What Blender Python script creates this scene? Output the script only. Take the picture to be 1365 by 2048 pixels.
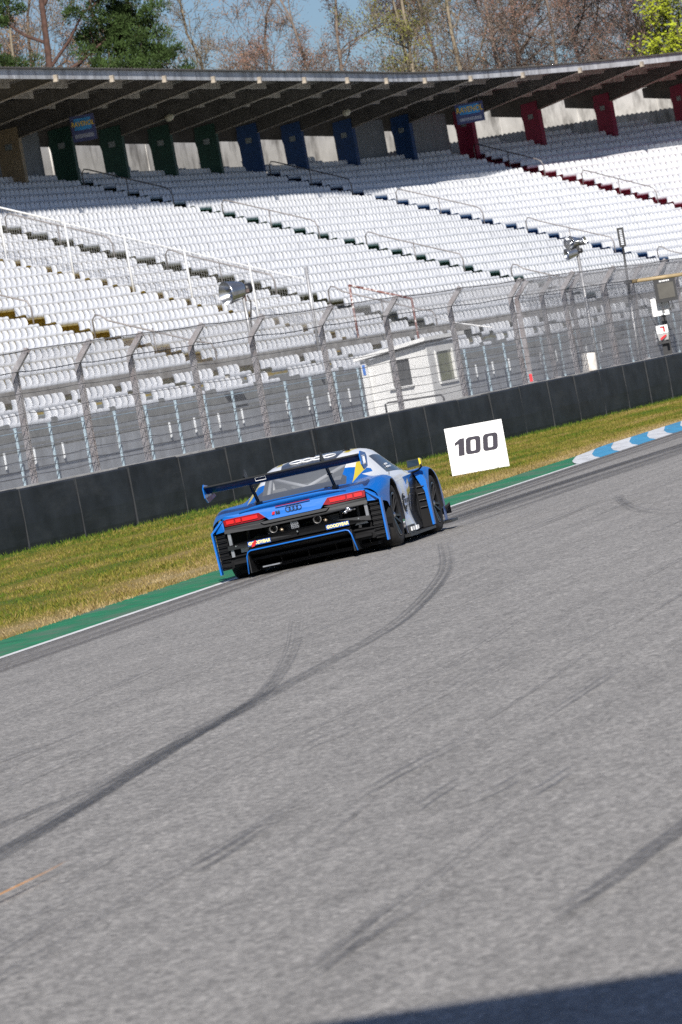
import bpy, bmesh, math, random
import numpy as np
from mathutils import Vector, Matrix
R = math.radians
for o in list(bpy.data.objects): bpy.data.objects.remove(o)
scene = bpy.context.scene
col = scene.collection

# ------------------------------------------------------------------ camera, sky, sun, exposure
CAM_H = 2.03
ROLL = R(10.2236); PITCH = R(1.2595)
cam_d = bpy.data.cameras.new('camera')
cam_d.sensor_fit = 'VERTICAL'; cam_d.sensor_height = 36.0; cam_d.sensor_width = 24.0
cam_d.lens = 12000.0 / 2048.0 * 36.0
cam_d.clip_start = 0.5; cam_d.clip_end = 6000
cam_d.dof.use_dof = True; cam_d.dof.focus_distance = 66.5; cam_d.dof.aperture_fstop = 11.0
cam = bpy.data.objects.new('camera', cam_d); col.objects.link(cam)
_f = Vector((0, math.cos(PITCH), -math.sin(PITCH))); _u = Vector((0, math.sin(PITCH), math.cos(PITCH))); _r = Vector((1, 0, 0))
_cr = _r * math.cos(ROLL) - _u * math.sin(ROLL); _cu = _r * math.sin(ROLL) + _u * math.cos(ROLL)
cam.matrix_world = Matrix(((_cr.x, _cu.x, -_f.x, 0), (_cr.y, _cu.y, -_f.y, 0), (_cr.z, _cu.z, -_f.z, CAM_H), (0, 0, 0, 1)))
scene.camera = cam

SUN_EL = R(32); SUN_HEAD = R(-1.5)          # light travels towards +Y, a touch to the left
w = bpy.data.worlds.new('World'); scene.world = w; w.use_nodes = True
nt = w.node_tree; nt.nodes.clear()
sky = nt.nodes.new('ShaderNodeTexSky'); sky.sky_type = 'NISHITA'; sky.sun_disc = False
sky.sun_elevation = SUN_EL; sky.sun_rotation = R(180) + SUN_HEAD; sky.altitude = 100; sky.air_density = 1.0; sky.dust_density = 0.6; sky.ozone_density = 1.4
tc = nt.nodes.new('ShaderNodeTexCoord'); mp = nt.nodes.new('ShaderNodeMapping'); mp.inputs['Scale'].default_value = (5, 5, 16)
nz = nt.nodes.new('ShaderNodeTexNoise'); nz.inputs['Scale'].default_value = 2.1; nz.inputs['Detail'].default_value = 7; nz.inputs['Roughness'].default_value = .55
rp = nt.nodes.new('ShaderNodeValToRGB'); rp.color_ramp.elements[0].position = .50; rp.color_ramp.elements[1].position = .70
mx = nt.nodes.new('ShaderNodeMixRGB'); mx.inputs[2].default_value = (5.6, 6.1, 7.1, 1)
bl = nt.nodes.new('ShaderNodeMixRGB'); bl.blend_type = 'MULTIPLY'; bl.inputs[0].default_value = 1; bl.inputs[2].default_value = (.62, .78, 1.12, 1)
bg = nt.nodes.new('ShaderNodeBackground'); bg.inputs[1].default_value = .05
wo = nt.nodes.new('ShaderNodeOutputWorld')
L = nt.links.new
L(tc.outputs['Generated'], mp.inputs[0]); L(mp.outputs[0], nz.inputs['Vector']); L(nz.outputs[0], rp.inputs[0]); L(rp.outputs[0], mx.inputs[0])
L(sky.outputs[0], bl.inputs[1]); L(bl.outputs[0], mx.inputs[1]); L(mx.outputs[0], bg.inputs[0]); L(bg.outputs[0], wo.inputs[0])
sun_d = bpy.data.lights.new('sun', 'SUN'); sun_d.energy = 5.0; sun_d.angle = R(.53); sun_d.color = (1, .955, .89)
sun = bpy.data.objects.new('sun', sun_d); col.objects.link(sun)
_l = Vector((math.sin(SUN_HEAD) * math.cos(SUN_EL), math.cos(SUN_HEAD) * math.cos(SUN_EL), -math.sin(SUN_EL)))
sun.rotation_euler = _l.to_track_quat('-Z', 'Y').to_euler(); sun.location = (0, -30, 40)
vs = scene.view_settings; vs.view_transform = 'Standard'; vs.look = 'None'; vs.gamma = 1; vs.exposure = .42; vs.use_curve_mapping = False
scene.render.engine = 'CYCLES'
scene.cycles.use_denoising = False; scene.cycles.max_bounces = 8

# ------------------------------------------------------------------ helpers
def rnd(seed): return random.Random(seed)
def new_mat(name):
    m = bpy.data.materials.new(name); m.use_nodes = True
    b = m.node_tree.nodes['Principled BSDF']
    return m, m.node_tree, b
def M(name, c, rough=.6, metal=0, var=.18, scale=6.0, bump=0., coat=0., spec=.5, detail=6, obvar=0., stain=None, stain_scale=(1, 1, 1), stain_lo=.5, stain_hi=.75, bscale=None):
    m, t, b = new_mat(name); N = t.nodes.new; K = t.links.new
    tc = N('ShaderNodeTexCoord'); n = N('ShaderNodeTexNoise'); n.inputs['Scale'].default_value = scale; n.inputs['Detail'].default_value = detail
    K(tc.outputs['Object'], n.inputs['Vector'])
    r = N('ShaderNodeValToRGB'); r.color_ramp.elements[0].position = .3; r.color_ramp.elements[1].position = .7
    r.color_ramp.elements[0].color = (*[x * (1 - var) for x in c], 1); r.color_ramp.elements[1].color = (*[min(1, x * (1 + var)) for x in c], 1)
    K(n.outputs[0], r.inputs[0]); out = r.outputs[0]
    if stain:
        mp = N('ShaderNodeMapping'); mp.inputs['Scale'].default_value = stain_scale; K(tc.outputs['Object'], mp.inputs[0])
        n2 = N('ShaderNodeTexNoise'); n2.inputs['Scale'].default_value = 1; n2.inputs['Detail'].default_value = 8; n2.inputs['Roughness'].default_value = .65; K(mp.outputs[0], n2.inputs['Vector'])
        r2 = N('ShaderNodeMapRange'); r2.inputs[1].default_value = stain_lo; r2.inputs[2].default_value = stain_hi; K(n2.outputs[0], r2.inputs[0])
        x = N('ShaderNodeMixRGB'); x.inputs[2].default_value = (*stain, 1); K(r2.outputs[0], x.inputs[0]); K(out, x.inputs[1]); out = x.outputs[0]
    if obvar:
        oi = N('ShaderNodeObjectInfo'); mr = N('ShaderNodeMapRange'); mr.inputs[3].default_value = 1 - obvar; mr.inputs[4].default_value = 1 + obvar * .4
        K(oi.outputs['Random'], mr.inputs[0]); x = N('ShaderNodeMixRGB'); x.blend_type = 'MULTIPLY'; x.inputs[0].default_value = 1; K(out, x.inputs[1]); K(mr.outputs[0], x.inputs[2]); out = x.outputs[0]
    K(out, b.inputs['Base Color'])
    b.inputs['Roughness'].default_value = rough; b.inputs['Metallic'].default_value = metal
    b.inputs['Specular IOR Level'].default_value = spec; b.inputs['Coat Weight'].default_value = coat; b.inputs['Coat Roughness'].default_value = .06
    if bump:
        bp = N('ShaderNodeBump'); bp.inputs['Strength'].default_value = bump; bp.inputs['Distance'].default_value = .02
        n3 = N('ShaderNodeTexNoise'); n3.inputs['Scale'].default_value = bscale or scale * 4; n3.inputs['Detail'].default_value = 5; K(tc.outputs['Object'], n3.inputs['Vector'])
        K(n3.outputs[0], bp.inputs['Height']); K(bp.outputs[0], b.inputs['Normal'])
    return m
class MB:
    def __init__(s): s.v = []; s.f = []; s.m = []
    def add(s, vs, fs, mi=0):
        o = len(s.v); s.v += [tuple(v) for v in vs]; s.f += [tuple(i + o for i in f) for f in fs]; s.m += [mi] * len(fs); return s
    def box(s, c, d, rot=None, mi=0):
        x, y, z = [q / 2 for q in d]; P = [Vector((a * x, b * y, e * z)) for a in (-1, 1) for b in (-1, 1) for e in (-1, 1)]
        if rot is not None: P = [rot @ p for p in P]
        P = [p + Vector(c) for p in P]
        return s.add(P, [(0, 1, 3, 2), (4, 6, 7, 5), (0, 4, 5, 1), (2, 3, 7, 6), (0, 2, 6, 4), (1, 5, 7, 3)], mi)
    def bar(s, a, b, wd, hd, up=(0, 0, 1), mi=0):
        a = Vector(a); b = Vector(b); d = (b - a); l = d.length
        if l < 1e-6: return s
        d.normalize(); sd = d.cross(Vector(up))
        if sd.length < 1e-4: sd = d.cross(Vector((1, 0, 0)))
        sd.normalize(); u = sd.cross(d)
        P = []
        for p in (a, b):
            for i, j in ((-1, -1), (1, -1), (1, 1), (-1, 1)): P.append(p + sd * i * wd / 2 + u * j * hd / 2)
        return s.add(P, [(0, 3, 2, 1), (4, 5, 6, 7), (0, 1, 5, 4), (1, 2, 6, 5), (2, 3, 7, 6), (3, 0, 4, 7)], mi)
    def tube(s, pts, r, n=6, mi=0, cap=True):
        pts = [Vector(p) for p in pts]; rs = r if hasattr(r, '__len__') else [r] * len(pts)
        o = []; ref = Vector((.31, .17, .93))
        for i, p in enumerate(pts):
            d = (pts[min(i + 1, len(pts) - 1)] - pts[max(i - 1, 0)])
            if d.length < 1e-9: d = Vector((0, 0, 1))
            d.normalize(); a = d.cross(ref)
            if a.length < .05: a = d.cross(Vector((1, 0, 0)))
            a.normalize(); b = d.cross(a)
            o += [p + (a * math.cos(2 * math.pi * k / n) + b * math.sin(2 * math.pi * k / n)) * rs[i] for k in range(n)]
        F = []
        for i in range(len(pts) - 1):
            for k in range(n): F.append((i * n + k, i * n + (k + 1) % n, (i + 1) * n + (k + 1) % n, (i + 1) * n + k))
        if cap and n > 2: F += [tuple(range(n - 1, -1, -1)), tuple(range((len(pts) - 1) * n, len(pts) * n))]
        return s.add(o, F, mi)
    def lathe(s, prof, c, axis, n=32, mi=0):   # prof: list of (radius, along)
        ax = Vector(axis).normalized(); a = ax.orthogonal().normalized(); b = ax.cross(a); c = Vector(c); o = []
        for r_, h_ in prof: o += [c + ax * h_ + (a * math.cos(2 * math.pi * k / n) + b * math.sin(2 * math.pi * k / n)) * r_ for k in range(n)]
        F = [(i * n + k, i * n + (k + 1) % n, (i + 1) * n + (k + 1) % n, (i + 1) * n + k) for i in range(len(prof) - 1) for k in range(n)]
        return s.add(o, F, mi)
    def prism(s, poly, d, mi=0):               # poly: 3-D points, d: extrusion vector
        n = len(poly); d = Vector(d); P = [Vector(p) for p in poly] + [Vector(p) + d for p in poly]
        return s.add(P, [tuple(range(n - 1, -1, -1)), tuple(range(n, 2 * n))] + [(i, (i + 1) % n, (i + 1) % n + n, i + n) for i in range(n)], mi)
    def mesh(s, name, mats, smooth=False):
        me = bpy.data.meshes.new(name); me.from_pydata(s.v, [], s.f)
        for m in (mats if isinstance(mats, (list, tuple)) else [mats]): me.materials.append(m)
        if any(s.m): me.polygons.foreach_set('material_index', s.m)
        bm = bmesh.new(); bm.from_mesh(me); bmesh.ops.recalc_face_normals(bm, faces=bm.faces); bm.to_mesh(me); bm.free()
        if smooth: me.polygons.foreach_set('use_smooth', [True] * len(me.polygons))
        me.update(); return me
    def build(s, name, mats, parent=None, smooth=False): return link(name, s.mesh(name, mats, smooth), parent)
def link(name, me, parent=None):
    o = bpy.data.objects.new(name, me); col.objects.link(o)
    if parent is not None: o.parent = parent
    return o
def empty(name, label, cat, loc=(0, 0, 0), rz=0, group=None):
    o = bpy.data.objects.new(name, None); col.objects.link(o); o.location = loc; o.rotation_euler = (0, 0, rz); o.empty_display_size = .2
    return tag(o, label, cat, group)
def tag(o, label, cat, group=None):
    o['label'] = label; o['category'] = cat
    if group: o['group'] = group
    return o
def struct(o): o['kind'] = 'structure'; return o
def stuff(o): o['kind'] = 'stuff'; return o
def np_mesh(name, V, F, mats, smooth=False, fmat=None):
    V = np.asarray(V, np.float32); F = np.asarray(F, np.int32); me = bpy.data.meshes.new(name); k = F.shape[1]
    me.vertices.add(len(V)); me.vertices.foreach_set('co', V.ravel()); me.loops.add(F.size); me.loops.foreach_set('vertex_index', F.ravel())
    me.polygons.add(len(F)); me.polygons.foreach_set('loop_start', np.arange(0, F.size, k, dtype=np.int32))
    me.polygons.foreach_set('loop_total', np.full(len(F), k, np.int32))
    for m in (mats if isinstance(mats, (list, tuple)) else [mats]): me.materials.append(m)
    if fmat is not None: me.polygons.foreach_set('material_index', np.asarray(fmat, np.int32))
    me.polygons.foreach_set('use_smooth', np.full(len(F), smooth)); me.update(calc_edges=True); me.validate(); return me
def text_mesh(name, s, size, mat, bold=0., shear=0., ext=.002, xs=1., parent=None, mw=None, sp=1.0):
    cu = bpy.data.curves.new(name, 'FONT'); cu.body = s; cu.size = size; cu.align_x = 'CENTER'; cu.align_y = 'CENTER'
    cu.offset = bold; cu.shear = shear; cu.extrude = ext; cu.resolution_u = 3; cu.space_character = sp
    t = bpy.data.objects.new('tmp', cu); col.objects.link(t); dg = bpy.context.evaluated_depsgraph_get()
    me = bpy.data.meshes.new_from_object(t.evaluated_get(dg)); bpy.data.objects.remove(t)
    me.transform(Matrix.Diagonal((xs, 1, 1, 1)))
    if mw is not None: me.transform(mw)
    me.materials.clear(); me.materials.append(mat); me.name = name
    return link(name, me, parent)
def basis(x, y, z, o): return Matrix(((x[0], y[0], z[0], o[0]), (x[1], y[1], z[1], o[1]), (x[2], y[2], z[2], o[2]), (0, 0, 0, 1)))

# ------------------------------------------------------------------ materials of the place
def ground_mats():
    # asphalt: bright aggregate, long wear streaks along the driving line
    m, t, b = new_mat('asphalt'); N = t.nodes.new; K = t.links.new
    tc = N('ShaderNodeTexCoord')
    v = N('ShaderNodeTexVoronoi'); v.inputs['Scale'].default_value = 40; v.inputs['Randomness'].default_value = 1; K(tc.outputs['Object'], v.inputs['Vector'])
    g = N('ShaderNodeTexNoise'); g.inputs['Scale'].default_value = 30; g.inputs['Detail'].default_value = 6; g.inputs['Roughness'].default_value = .8; K(tc.outputs['Object'], g.inputs['Vector'])
    mr0 = N('ShaderNodeMapping'); mr0.inputs['Rotation'].default_value = (0, 0, R(10.5)); K(tc.outputs['Object'], mr0.inputs[0]); mp = N('ShaderNodeMapping'); mp.inputs['Scale'].default_value = (5.5, .08, 1); K(mr0.outputs[0], mp.inputs[0])
    sk = N('ShaderNodeTexNoise'); sk.inputs['Scale'].default_value = 1.1; sk.inputs['Detail'].default_value = 7; sk.inputs['Roughness'].default_value = .62; K(mp.outputs[0], sk.inputs['Vector'])
    pt = N('ShaderNodeTexNoise'); pt.inputs['Scale'].default_value = 1.9; pt.inputs['Detail'].default_value = 7; pt.inputs['Roughness'].default_value = .65; K(tc.outputs['Object'], pt.inputs['Vector'])
    r1 = N('ShaderNodeValToRGB'); e = r1.color_ramp.elements; e[0].position = .22; e[0].color = (.102, .096, .089, 1); e[1].position = .74; e[1].color = (.55, .52, .48, 1)
    e2 = r1.color_ramp.elements.new(.5); e2.color = (.248, .237, .222, 1); K(g.outputs[0], r1.inputs[0])
    r2 = N('ShaderNodeMapRange'); r2.inputs[1].default_value = .0; r2.inputs[2].default_value = .9; r2.inputs[3].default_value = .55; r2.inputs[4].default_value = 1.48; K(v.outputs['Color'], r2.inputs[0])
    x1 = N('ShaderNodeMixRGB'); x1.blend_type = 'MULTIPLY'; x1.inputs[0].default_value = 1; K(r1.outputs[0], x1.inputs[1]); K(r2.outputs[0], x1.inputs[2])
    r3 = N('ShaderNodeMapRange'); r3.inputs[1].default_value = .3; r3.inputs[2].default_value = .66; r3.inputs[3].default_value = .84; r3.inputs[4].default_value = 1.05; K(sk.outputs[0], r3.inputs[0])
    x2 = N('ShaderNodeMixRGB'); x2.blend_type = 'MULTIPLY'; x2.inputs[0].default_value = 1; K(x1.outputs[0], x2.inputs[1]); K(r3.outputs[0], x2.inputs[2])
    r4 = N('ShaderNodeMapRange'); r4.inputs[1].default_value = .3; r4.inputs[2].default_value = .7; r4.inputs[3].default_value = .88; r4.inputs[4].default_value = 1.09; K(pt.outputs[0], r4.inputs[0])
    x3 = N('ShaderNodeMixRGB'); x3.blend_type = 'MULTIPLY'; x3.inputs[0].default_value = 1; K(x2.outputs[0], x3.inputs[1]); K(r4.outputs[0], x3.inputs[2])
    K(x3.outputs[0], b.inputs['Base Color']); b.inputs['Roughness'].default_value = .78; b.inputs['Specular IOR Level'].default_value = .35
    bp = N('ShaderNodeBump'); bp.inputs['Strength'].default_value = .55; bp.inputs['Distance'].default_value = .006; K(g.outputs[0], bp.inputs['Height']); K(bp.outputs[0], b.inputs['Normal'])
    return m
ASPHALT = ground_mats()
def grass_ground(name):
    m, t, b = new_mat(name); N = t.nodes.new; K = t.links.new
    tc = N('ShaderNodeTexCoord'); mr0 = N('ShaderNodeMapping'); mr0.inputs['Rotation'].default_value = (0, 0, R(14)); K(tc.outputs['Object'], mr0.inputs[0]); mp = N('ShaderNodeMapping'); mp.inputs['Scale'].default_value = (.9, .12, 1); K(mr0.outputs[0], mp.inputs[0])
    a = N('ShaderNodeTexNoise'); a.inputs['Scale'].default_value = 1.2; a.inputs['Detail'].default_value = 8; a.inputs['Roughness'].default_value = .6; K(mp.outputs[0], a.inputs['Vector'])
    f = N('ShaderNodeTexNoise'); f.inputs['Scale'].default_value = 12; f.inputs['Detail'].default_value = 6; f.inputs['Roughness'].default_value = .75; K(tc.outputs['Object'], f.inputs['Vector'])
    at = N('ShaderNodeAttribute'); at.attribute_name = 'dry'
    ad = N('ShaderNodeMath'); ad.operation = 'ADD'; K(a.outputs[0], ad.inputs[0]); K(at.outputs['Fac'], ad.inputs[1])
    r = N('ShaderNodeValToRGB'); r.color_ramp.elements[0].position = .36; r.color_ramp.elements[0].color = (.07, .115, .014, 1); r.color_ramp.elements[1].position = .86; r.color_ramp.elements[1].color = (.34, .265, .14, 1)
    for p, c in ((.46, (.135, .135, .02)), (.55, (.19, .165, .035)), (.64, (.235, .175, .06)), (.74, (.29, .215, .095))):
        e = r.color_ramp.elements.new(p); e.color = (*c, 1)
    K(ad.outputs[0], r.inputs[0])
    mr = N('ShaderNodeMapRange'); mr.inputs[1].default_value = .25; mr.inputs[2].default_value = .75; mr.inputs[3].default_value = .6; mr.inputs[4].default_value = 1.3; K(f.outputs[0], mr.inputs[0])
    x = N('ShaderNodeMixRGB'); x.blend_type = 'MULTIPLY'; x.inputs[0].default_value = 1; K(r.outputs[0], x.inputs[1]); K(mr.outputs[0], x.inputs[2])
    K(x.outputs[0], b.inputs['Base Color']); b.inputs['Roughness'].default_value = .9; b.inputs['Specular IOR Level'].default_value = .1
    return m
GRASS = grass_ground('grass')
WHITE_PAINT = M('white_road_paint', (.74, .74, .72), .6, var=.12, scale=9, stain=(.3, .3, .3), stain_scale=(6, 2, 1), stain_lo=.52, stain_hi=.8)
GREEN_PAINT = M('green_road_paint', (.012, .185, .07), .65, var=.25, scale=3, stain=(.13, .15, .11), stain_scale=(1.2, .5, 1), stain_lo=.46, stain_hi=.72)
CONCRETE = M('concrete', (.42, .41, .39), .85, var=.2, scale=3, bump=.2, stain=(.16, .15, .14), stain_scale=(1.2, 1.2, .5), stain_lo=.5, stain_hi=.8)
CONCRETE_D = M('grey_concrete', (.30, .315, .33), .85, var=.16, scale=2.2, bump=.2)
GALV = M('galvanised_steel', (.40, .40, .41), .5, metal=.6, var=.25, scale=9)
POST_W = M('weathered_post', (.29, .275, .285), .7, metal=.2, var=.3, scale=7, stain=(.2, .14, .12), stain_scale=(4, 4, 2), stain_lo=.5, stain_hi=.78)
CABLE = M('dark_cable', (.05, .048, .05), .6, metal=.3, var=.2)
WIRE = M('mesh_wire', (.30, .30, .31), .5, metal=.5, var=.15)
RUBBER = M('barrier_belt', (.017, .020, .025), .62, var=.45, scale=1.6, spec=.35, stain=(.042, .045, .05), stain_scale=(.7, .7, 3.2), stain_lo=.5, stain_hi=.9, bump=.35, bscale=5)
RUBBER_D = M('barrier_core', (.012, .012, .013), .8, var=.2)
SEAT_W = M('white_seat_plastic', (.74, .75, .77), .45, var=.06, scale=1.5, obvar=.1, stain=(.42, .43, .45), stain_scale=(.9, .9, .9), stain_lo=.55, stain_hi=.85)
BLACK = M('black_paint', (.02, .02, .022), .45, var=.15)
WHITE = M('white_paint', (.80, .80, .80), .5, var=.05, scale=3)

# ------------------------------------------------------------------ plan lines of the place
_ly = np.array([56.8, 59.95, 63.5, 66.2, 82.0, 85.7, 89.9, 92.5, 95.8, 98.2, 103.3, 107.7]); _lx = np.array([-3.42, -2.82, -2.16, -1.55, 1.40, 2.0, 2.69, 3.13, 3.76, 4.30, 5.27, 6.25])
_lp = np.polyfit(_ly, _lx, 2)
def edge_x(y):
    yc = min(max(y, 50.), 125.); return float(np.polyval(_lp, yc) + (y - yc) * np.polyval(np.polyder(_lp), yc))
def edge_frame(y):
    yc = min(max(y, 50.), 125.); a = math.atan(float(np.polyval(np.polyder(_lp), yc)))
    return Vector((edge_x(y), y, 0)), Vector((math.sin(a), math.cos(a), 0)), Vector((math.cos(a), -math.sin(a), 0))
def camber(d): return .1 * (1 - math.exp(-.35 * d)) if d > 0 else 0.
def edge_pt(y, d, z=0.): p, t, n = edge_frame(y); q = p + n * d; q.z = camber(d) + z; return q
_bp = (-1.11965686e-03, 6.11640914e-01, -5.84279868e+01)
def wall_x(y):
    yc = min(max(y, 98.), 166.); return float(np.polyval(_bp, yc) + (y - yc) * np.polyval(np.polyder(_bp), yc))
def wall_frame(y):
    yc = min(max(y, 98.), 166.); a = math.atan(float(np.polyval(np.polyder(_bp), yc)))
    return Vector((wall_x(y), y, 0)), Vector((math.sin(a), math.cos(a), 0)), Vector((math.cos(a), -math.sin(a), 0))

# ------------------------------------------------------------------ ground, track, markings
def strip(name, ys, ds, mat, z, fz=None, attr=None):
    V = []; F = []
    for y in ys:
        for d in ds(y) if callable(ds) else ds: V.append(edge_pt(y, d, z))
    n = len(ds(ys[0]) if callable(ds) else ds)
    for i in range(len(ys) - 1):
        for j in range(n - 1): F.append((i * n + j, i * n + j + 1, (i + 1) * n + j + 1, (i + 1) * n + j))
    me = bpy.data.meshes.new(name); me.from_pydata([tuple(v) for v in V], [], F); me.materials.append(mat)
    return link(name, me)
m = MB(); m.add([(-900, -300, -.06), (900, -300, -.06), (900, 2500, -.06), (-900, 2500, -.06)], [(0, 1, 2, 3)])
GROUND_FAR = M('rough_ground', (.10, .10, .05), .95, var=.35, scale=.3)
struct(m.build('terrain', GROUND_FAR))
ys = list(np.arange(-40, 260, 4.0))
track = struct(strip('track', ys, [0, .3, .7, 1.2, 2, 3, 4.5, 7, 12, 22, 45, 90], ASPHALT, 0))
struct(strip('white_edge_line', [y for y in np.arange(-40, 97, 2.0)] + [96.6], [-.06, .07], WHITE_PAINT, .004))
def green_w(y): return [-1.15 if y < 80 else -1.02, -.7, -.3, -.055]
struct(strip('green_run_off_strip', list(np.arange(-40, 106, 2.0)), green_w, GREEN_PAINT, .002))
# grass verge between the green strip and the barrier, with a dryness value per vertex
V = []; F = []; A = []; ys2 = np.arange(-20, 200, 1.5); nn = 14
for y in ys2:
    a = edge_pt(y, -.9); p, t_, n_ = wall_frame(y + 38 if y < 140 else y + 38)
    bnd = Vector((wall_x(y + 38) - .3, y + 38, 0)); q = bnd
    for j in range(nn):
        s_ = j / (nn - 1); P = a.lerp(q, s_); P.z = -.012 + .02 * math.sin(y * .7 + j * 1.9) * (1 if 0 < j < nn - 1 else 0)
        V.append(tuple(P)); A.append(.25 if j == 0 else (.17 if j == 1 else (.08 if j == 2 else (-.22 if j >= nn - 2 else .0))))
for i in range(len(ys2) - 1):
    for j in range(nn - 1): F.append((i * nn + j, (i + 1) * nn + j, (i + 1) * nn + j + 1, i * nn + j + 1))
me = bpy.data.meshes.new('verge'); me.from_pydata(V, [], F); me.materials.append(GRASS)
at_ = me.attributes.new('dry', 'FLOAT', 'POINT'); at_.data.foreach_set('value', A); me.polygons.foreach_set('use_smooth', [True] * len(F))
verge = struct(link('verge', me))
# grass blades standing on the verge
def grass_blades():
    r = np.random.RandomState(5); n = 125000
    y = r.uniform(40, 118, n); s_ = r.beta(.95, 1.0, n)
    ex = np.array([edge_x(v) for v in np.arange(30, 130, .5)]); ex = np.interp(y, np.arange(30, 130, .5), ex)
    wx = np.interp(y + 38, np.arange(60, 175, .5), np.array([wall_x(v) for v in np.arange(60, 175, .5)]))
    X0 = ex - 1.05; Y0 = y + .2; X1 = wx - .02; Y1 = y + 38
    X = X0 + (X1 - X0) * s_; Y = Y0 + (Y1 - Y0) * s_
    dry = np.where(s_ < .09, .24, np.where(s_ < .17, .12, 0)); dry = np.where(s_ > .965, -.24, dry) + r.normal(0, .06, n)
    h = r.uniform(.014, .038, n) * np.where(s_ > .965, 2.0, 1.0); wd = r.uniform(.006, .014, n); an = r.uniform(0, 6.28, n); ln = r.uniform(-.04, .04, (n, 2))
    V = np.empty((n, 3, 3), np.float32)
    V[:, 0] = np.stack([X - np.cos(an) * wd, Y - np.sin(an) * wd, np.full(n, -.02)], 1); V[:, 1] = np.stack([X + np.cos(an) * wd, Y + np.sin(an) * wd, np.full(n, -.02)], 1)
    V[:, 2] = np.stack([X + ln[:, 0], Y + ln[:, 1], h], 1)
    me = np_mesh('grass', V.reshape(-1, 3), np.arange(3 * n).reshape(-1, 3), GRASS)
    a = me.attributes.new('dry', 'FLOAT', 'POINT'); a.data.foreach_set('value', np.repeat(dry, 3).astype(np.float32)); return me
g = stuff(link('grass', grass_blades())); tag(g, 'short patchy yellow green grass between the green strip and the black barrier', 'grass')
# white and green painted kerb at the far end
KB = M('blue_kerb_paint', (.055, .30, .52), .6, var=.18, scale=4, stain=(.10, .13, .16), stain_scale=(3, 1, 1), stain_lo=.5, stain_hi=.8)
KW = M('white_kerb_paint', (.66, .67, .68), .6, var=.12, scale=4, stain=(.25, .25, .26), stain_scale=(3, 1, 1), stain_lo=.5, stain_hi=.8)
kerb = tag(bpy.data.objects.new('kerb', None), 'low kerb of alternating blue and white blocks along the track edge', 'kerb'); col.objects.link(kerb)
y = 95.6; i = 0
while y < 150:
    m = MB(); y1 = y + 2.3; st = []
    for k in range(5):
        yy = y + (y1 - .012 - y) * k / 4
        taper = min(1, max(.12, (yy - 95.4) / 3.5))
        SKW = 5.2
        st.append([edge_pt(yy, .06, .006), edge_pt(yy + .15 * SKW, -.15, .022), edge_pt(yy + .5 * SKW, -.45, .016 + .02 * taper), edge_pt(yy + 1.12 * SKW, -.86, .018 + .035 * taper), edge_pt(yy + 1.18 * SKW, -.92, -.03), edge_pt(yy, .06, -.03)])
    V = [p for q in st for p in q]; F = [(a * 6 + b, a * 6 + (b + 1) % 6, (a + 1) * 6 + (b + 1) % 6, (a + 1) * 6 + b) for a in range(4) for b in range(6)] + [(0, 1, 2, 3, 4, 5), (29, 28, 27, 26, 25, 24)]
    m.add(V, F); m.build('kerb_block', KW if i % 2 == 0 else KB, kerb); y = y1; i += 1
# rubber marks: thin sheets with a soft edge on the asphalt
def mark_mat(name, c, dens):
    m, t, b = new_mat(name); N = t.nodes.new; K = t.links.new
    b.inputs['Base Color'].default_value = (*c, 1); b.inputs['Roughness'].default_value = .7
    at = N('ShaderNodeAttribute'); at.attribute_name = 'fade'; tc = N('ShaderNodeTexCoord'); n = N('ShaderNodeTexNoise'); n.inputs['Scale'].default_value = 38; n.inputs['Detail'].default_value = 5; n.inputs['Roughness'].default_value = .7
    n.inputs['Scale'].default_value = 24; n.inputs['Roughness'].default_value = .8
    K(tc.outputs['Object'], n.inputs['Vector']); ad = N('ShaderNodeMath'); ad.operation = 'MULTIPLY_ADD'; ad.inputs[1].default_value = 2.2; K(n.outputs[0], ad.inputs[0]); K(at.outputs['Fac'], ad.inputs[2])
    mr = N('ShaderNodeMapRange'); mr.inputs[1].default_value = 1.05; mr.inputs[2].default_value = 2.15; K(ad.outputs[0], mr.inputs[0])
    lt = N('ShaderNodeMath'); lt.operation = 'MULTIPLY'; lt.use_clamp = True; lt.inputs[1].default_value = 5; K(at.outputs['Fac'], lt.inputs[0])
    mu = N('ShaderNodeMath'); mu.operation = 'MULTIPLY'; K(mr.outputs[0], mu.inputs[0]); K(lt.outputs[0], mu.inputs[1])
    m2 = N('ShaderNodeMath'); m2.operation = 'MULTIPLY'; m2.inputs[1].default_value = dens; K(mu.outputs[0], m2.inputs[0]); K(m2.outputs[0], b.inputs['Alpha'])
    return m
MARK = mark_mat('tyre_rubber_mark', (.045, .05, .06), .62); MARK2 = mark_mat('faint_rubber_mark', (.045, .045, .05), .5); BAND = mark_mat('rubbered_line', (.06, .053, .055), .5); ORANGE = mark_mat('orange_scrape', (.75, .33, .06), .95)
zlift = [.004]
def smooth_pts(pts, n=8):
    out = []; P = [Vector(p) for p in pts]
    for i in range(len(P) - 1):
        p0 = P[max(i - 1, 0)]; p1 = P[i]; p2 = P[i + 1]; p3 = P[min(i + 2, len(P) - 1)]
        for k in range(n):
            t = k / n; out.append(.5 * ((2 * p1) + (p2 - p0) * t + (2 * p0 - 5 * p1 + 4 * p2 - p3) * t * t + (3 * p1 - p0 - 3 * p2 + p3) * t ** 3))
    out.append(P[-1]); return out
def ground_z(x, y):
    p, t, n = edge_frame(y); return camber((Vector((x, y, 0)) - p).dot(n))
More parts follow.
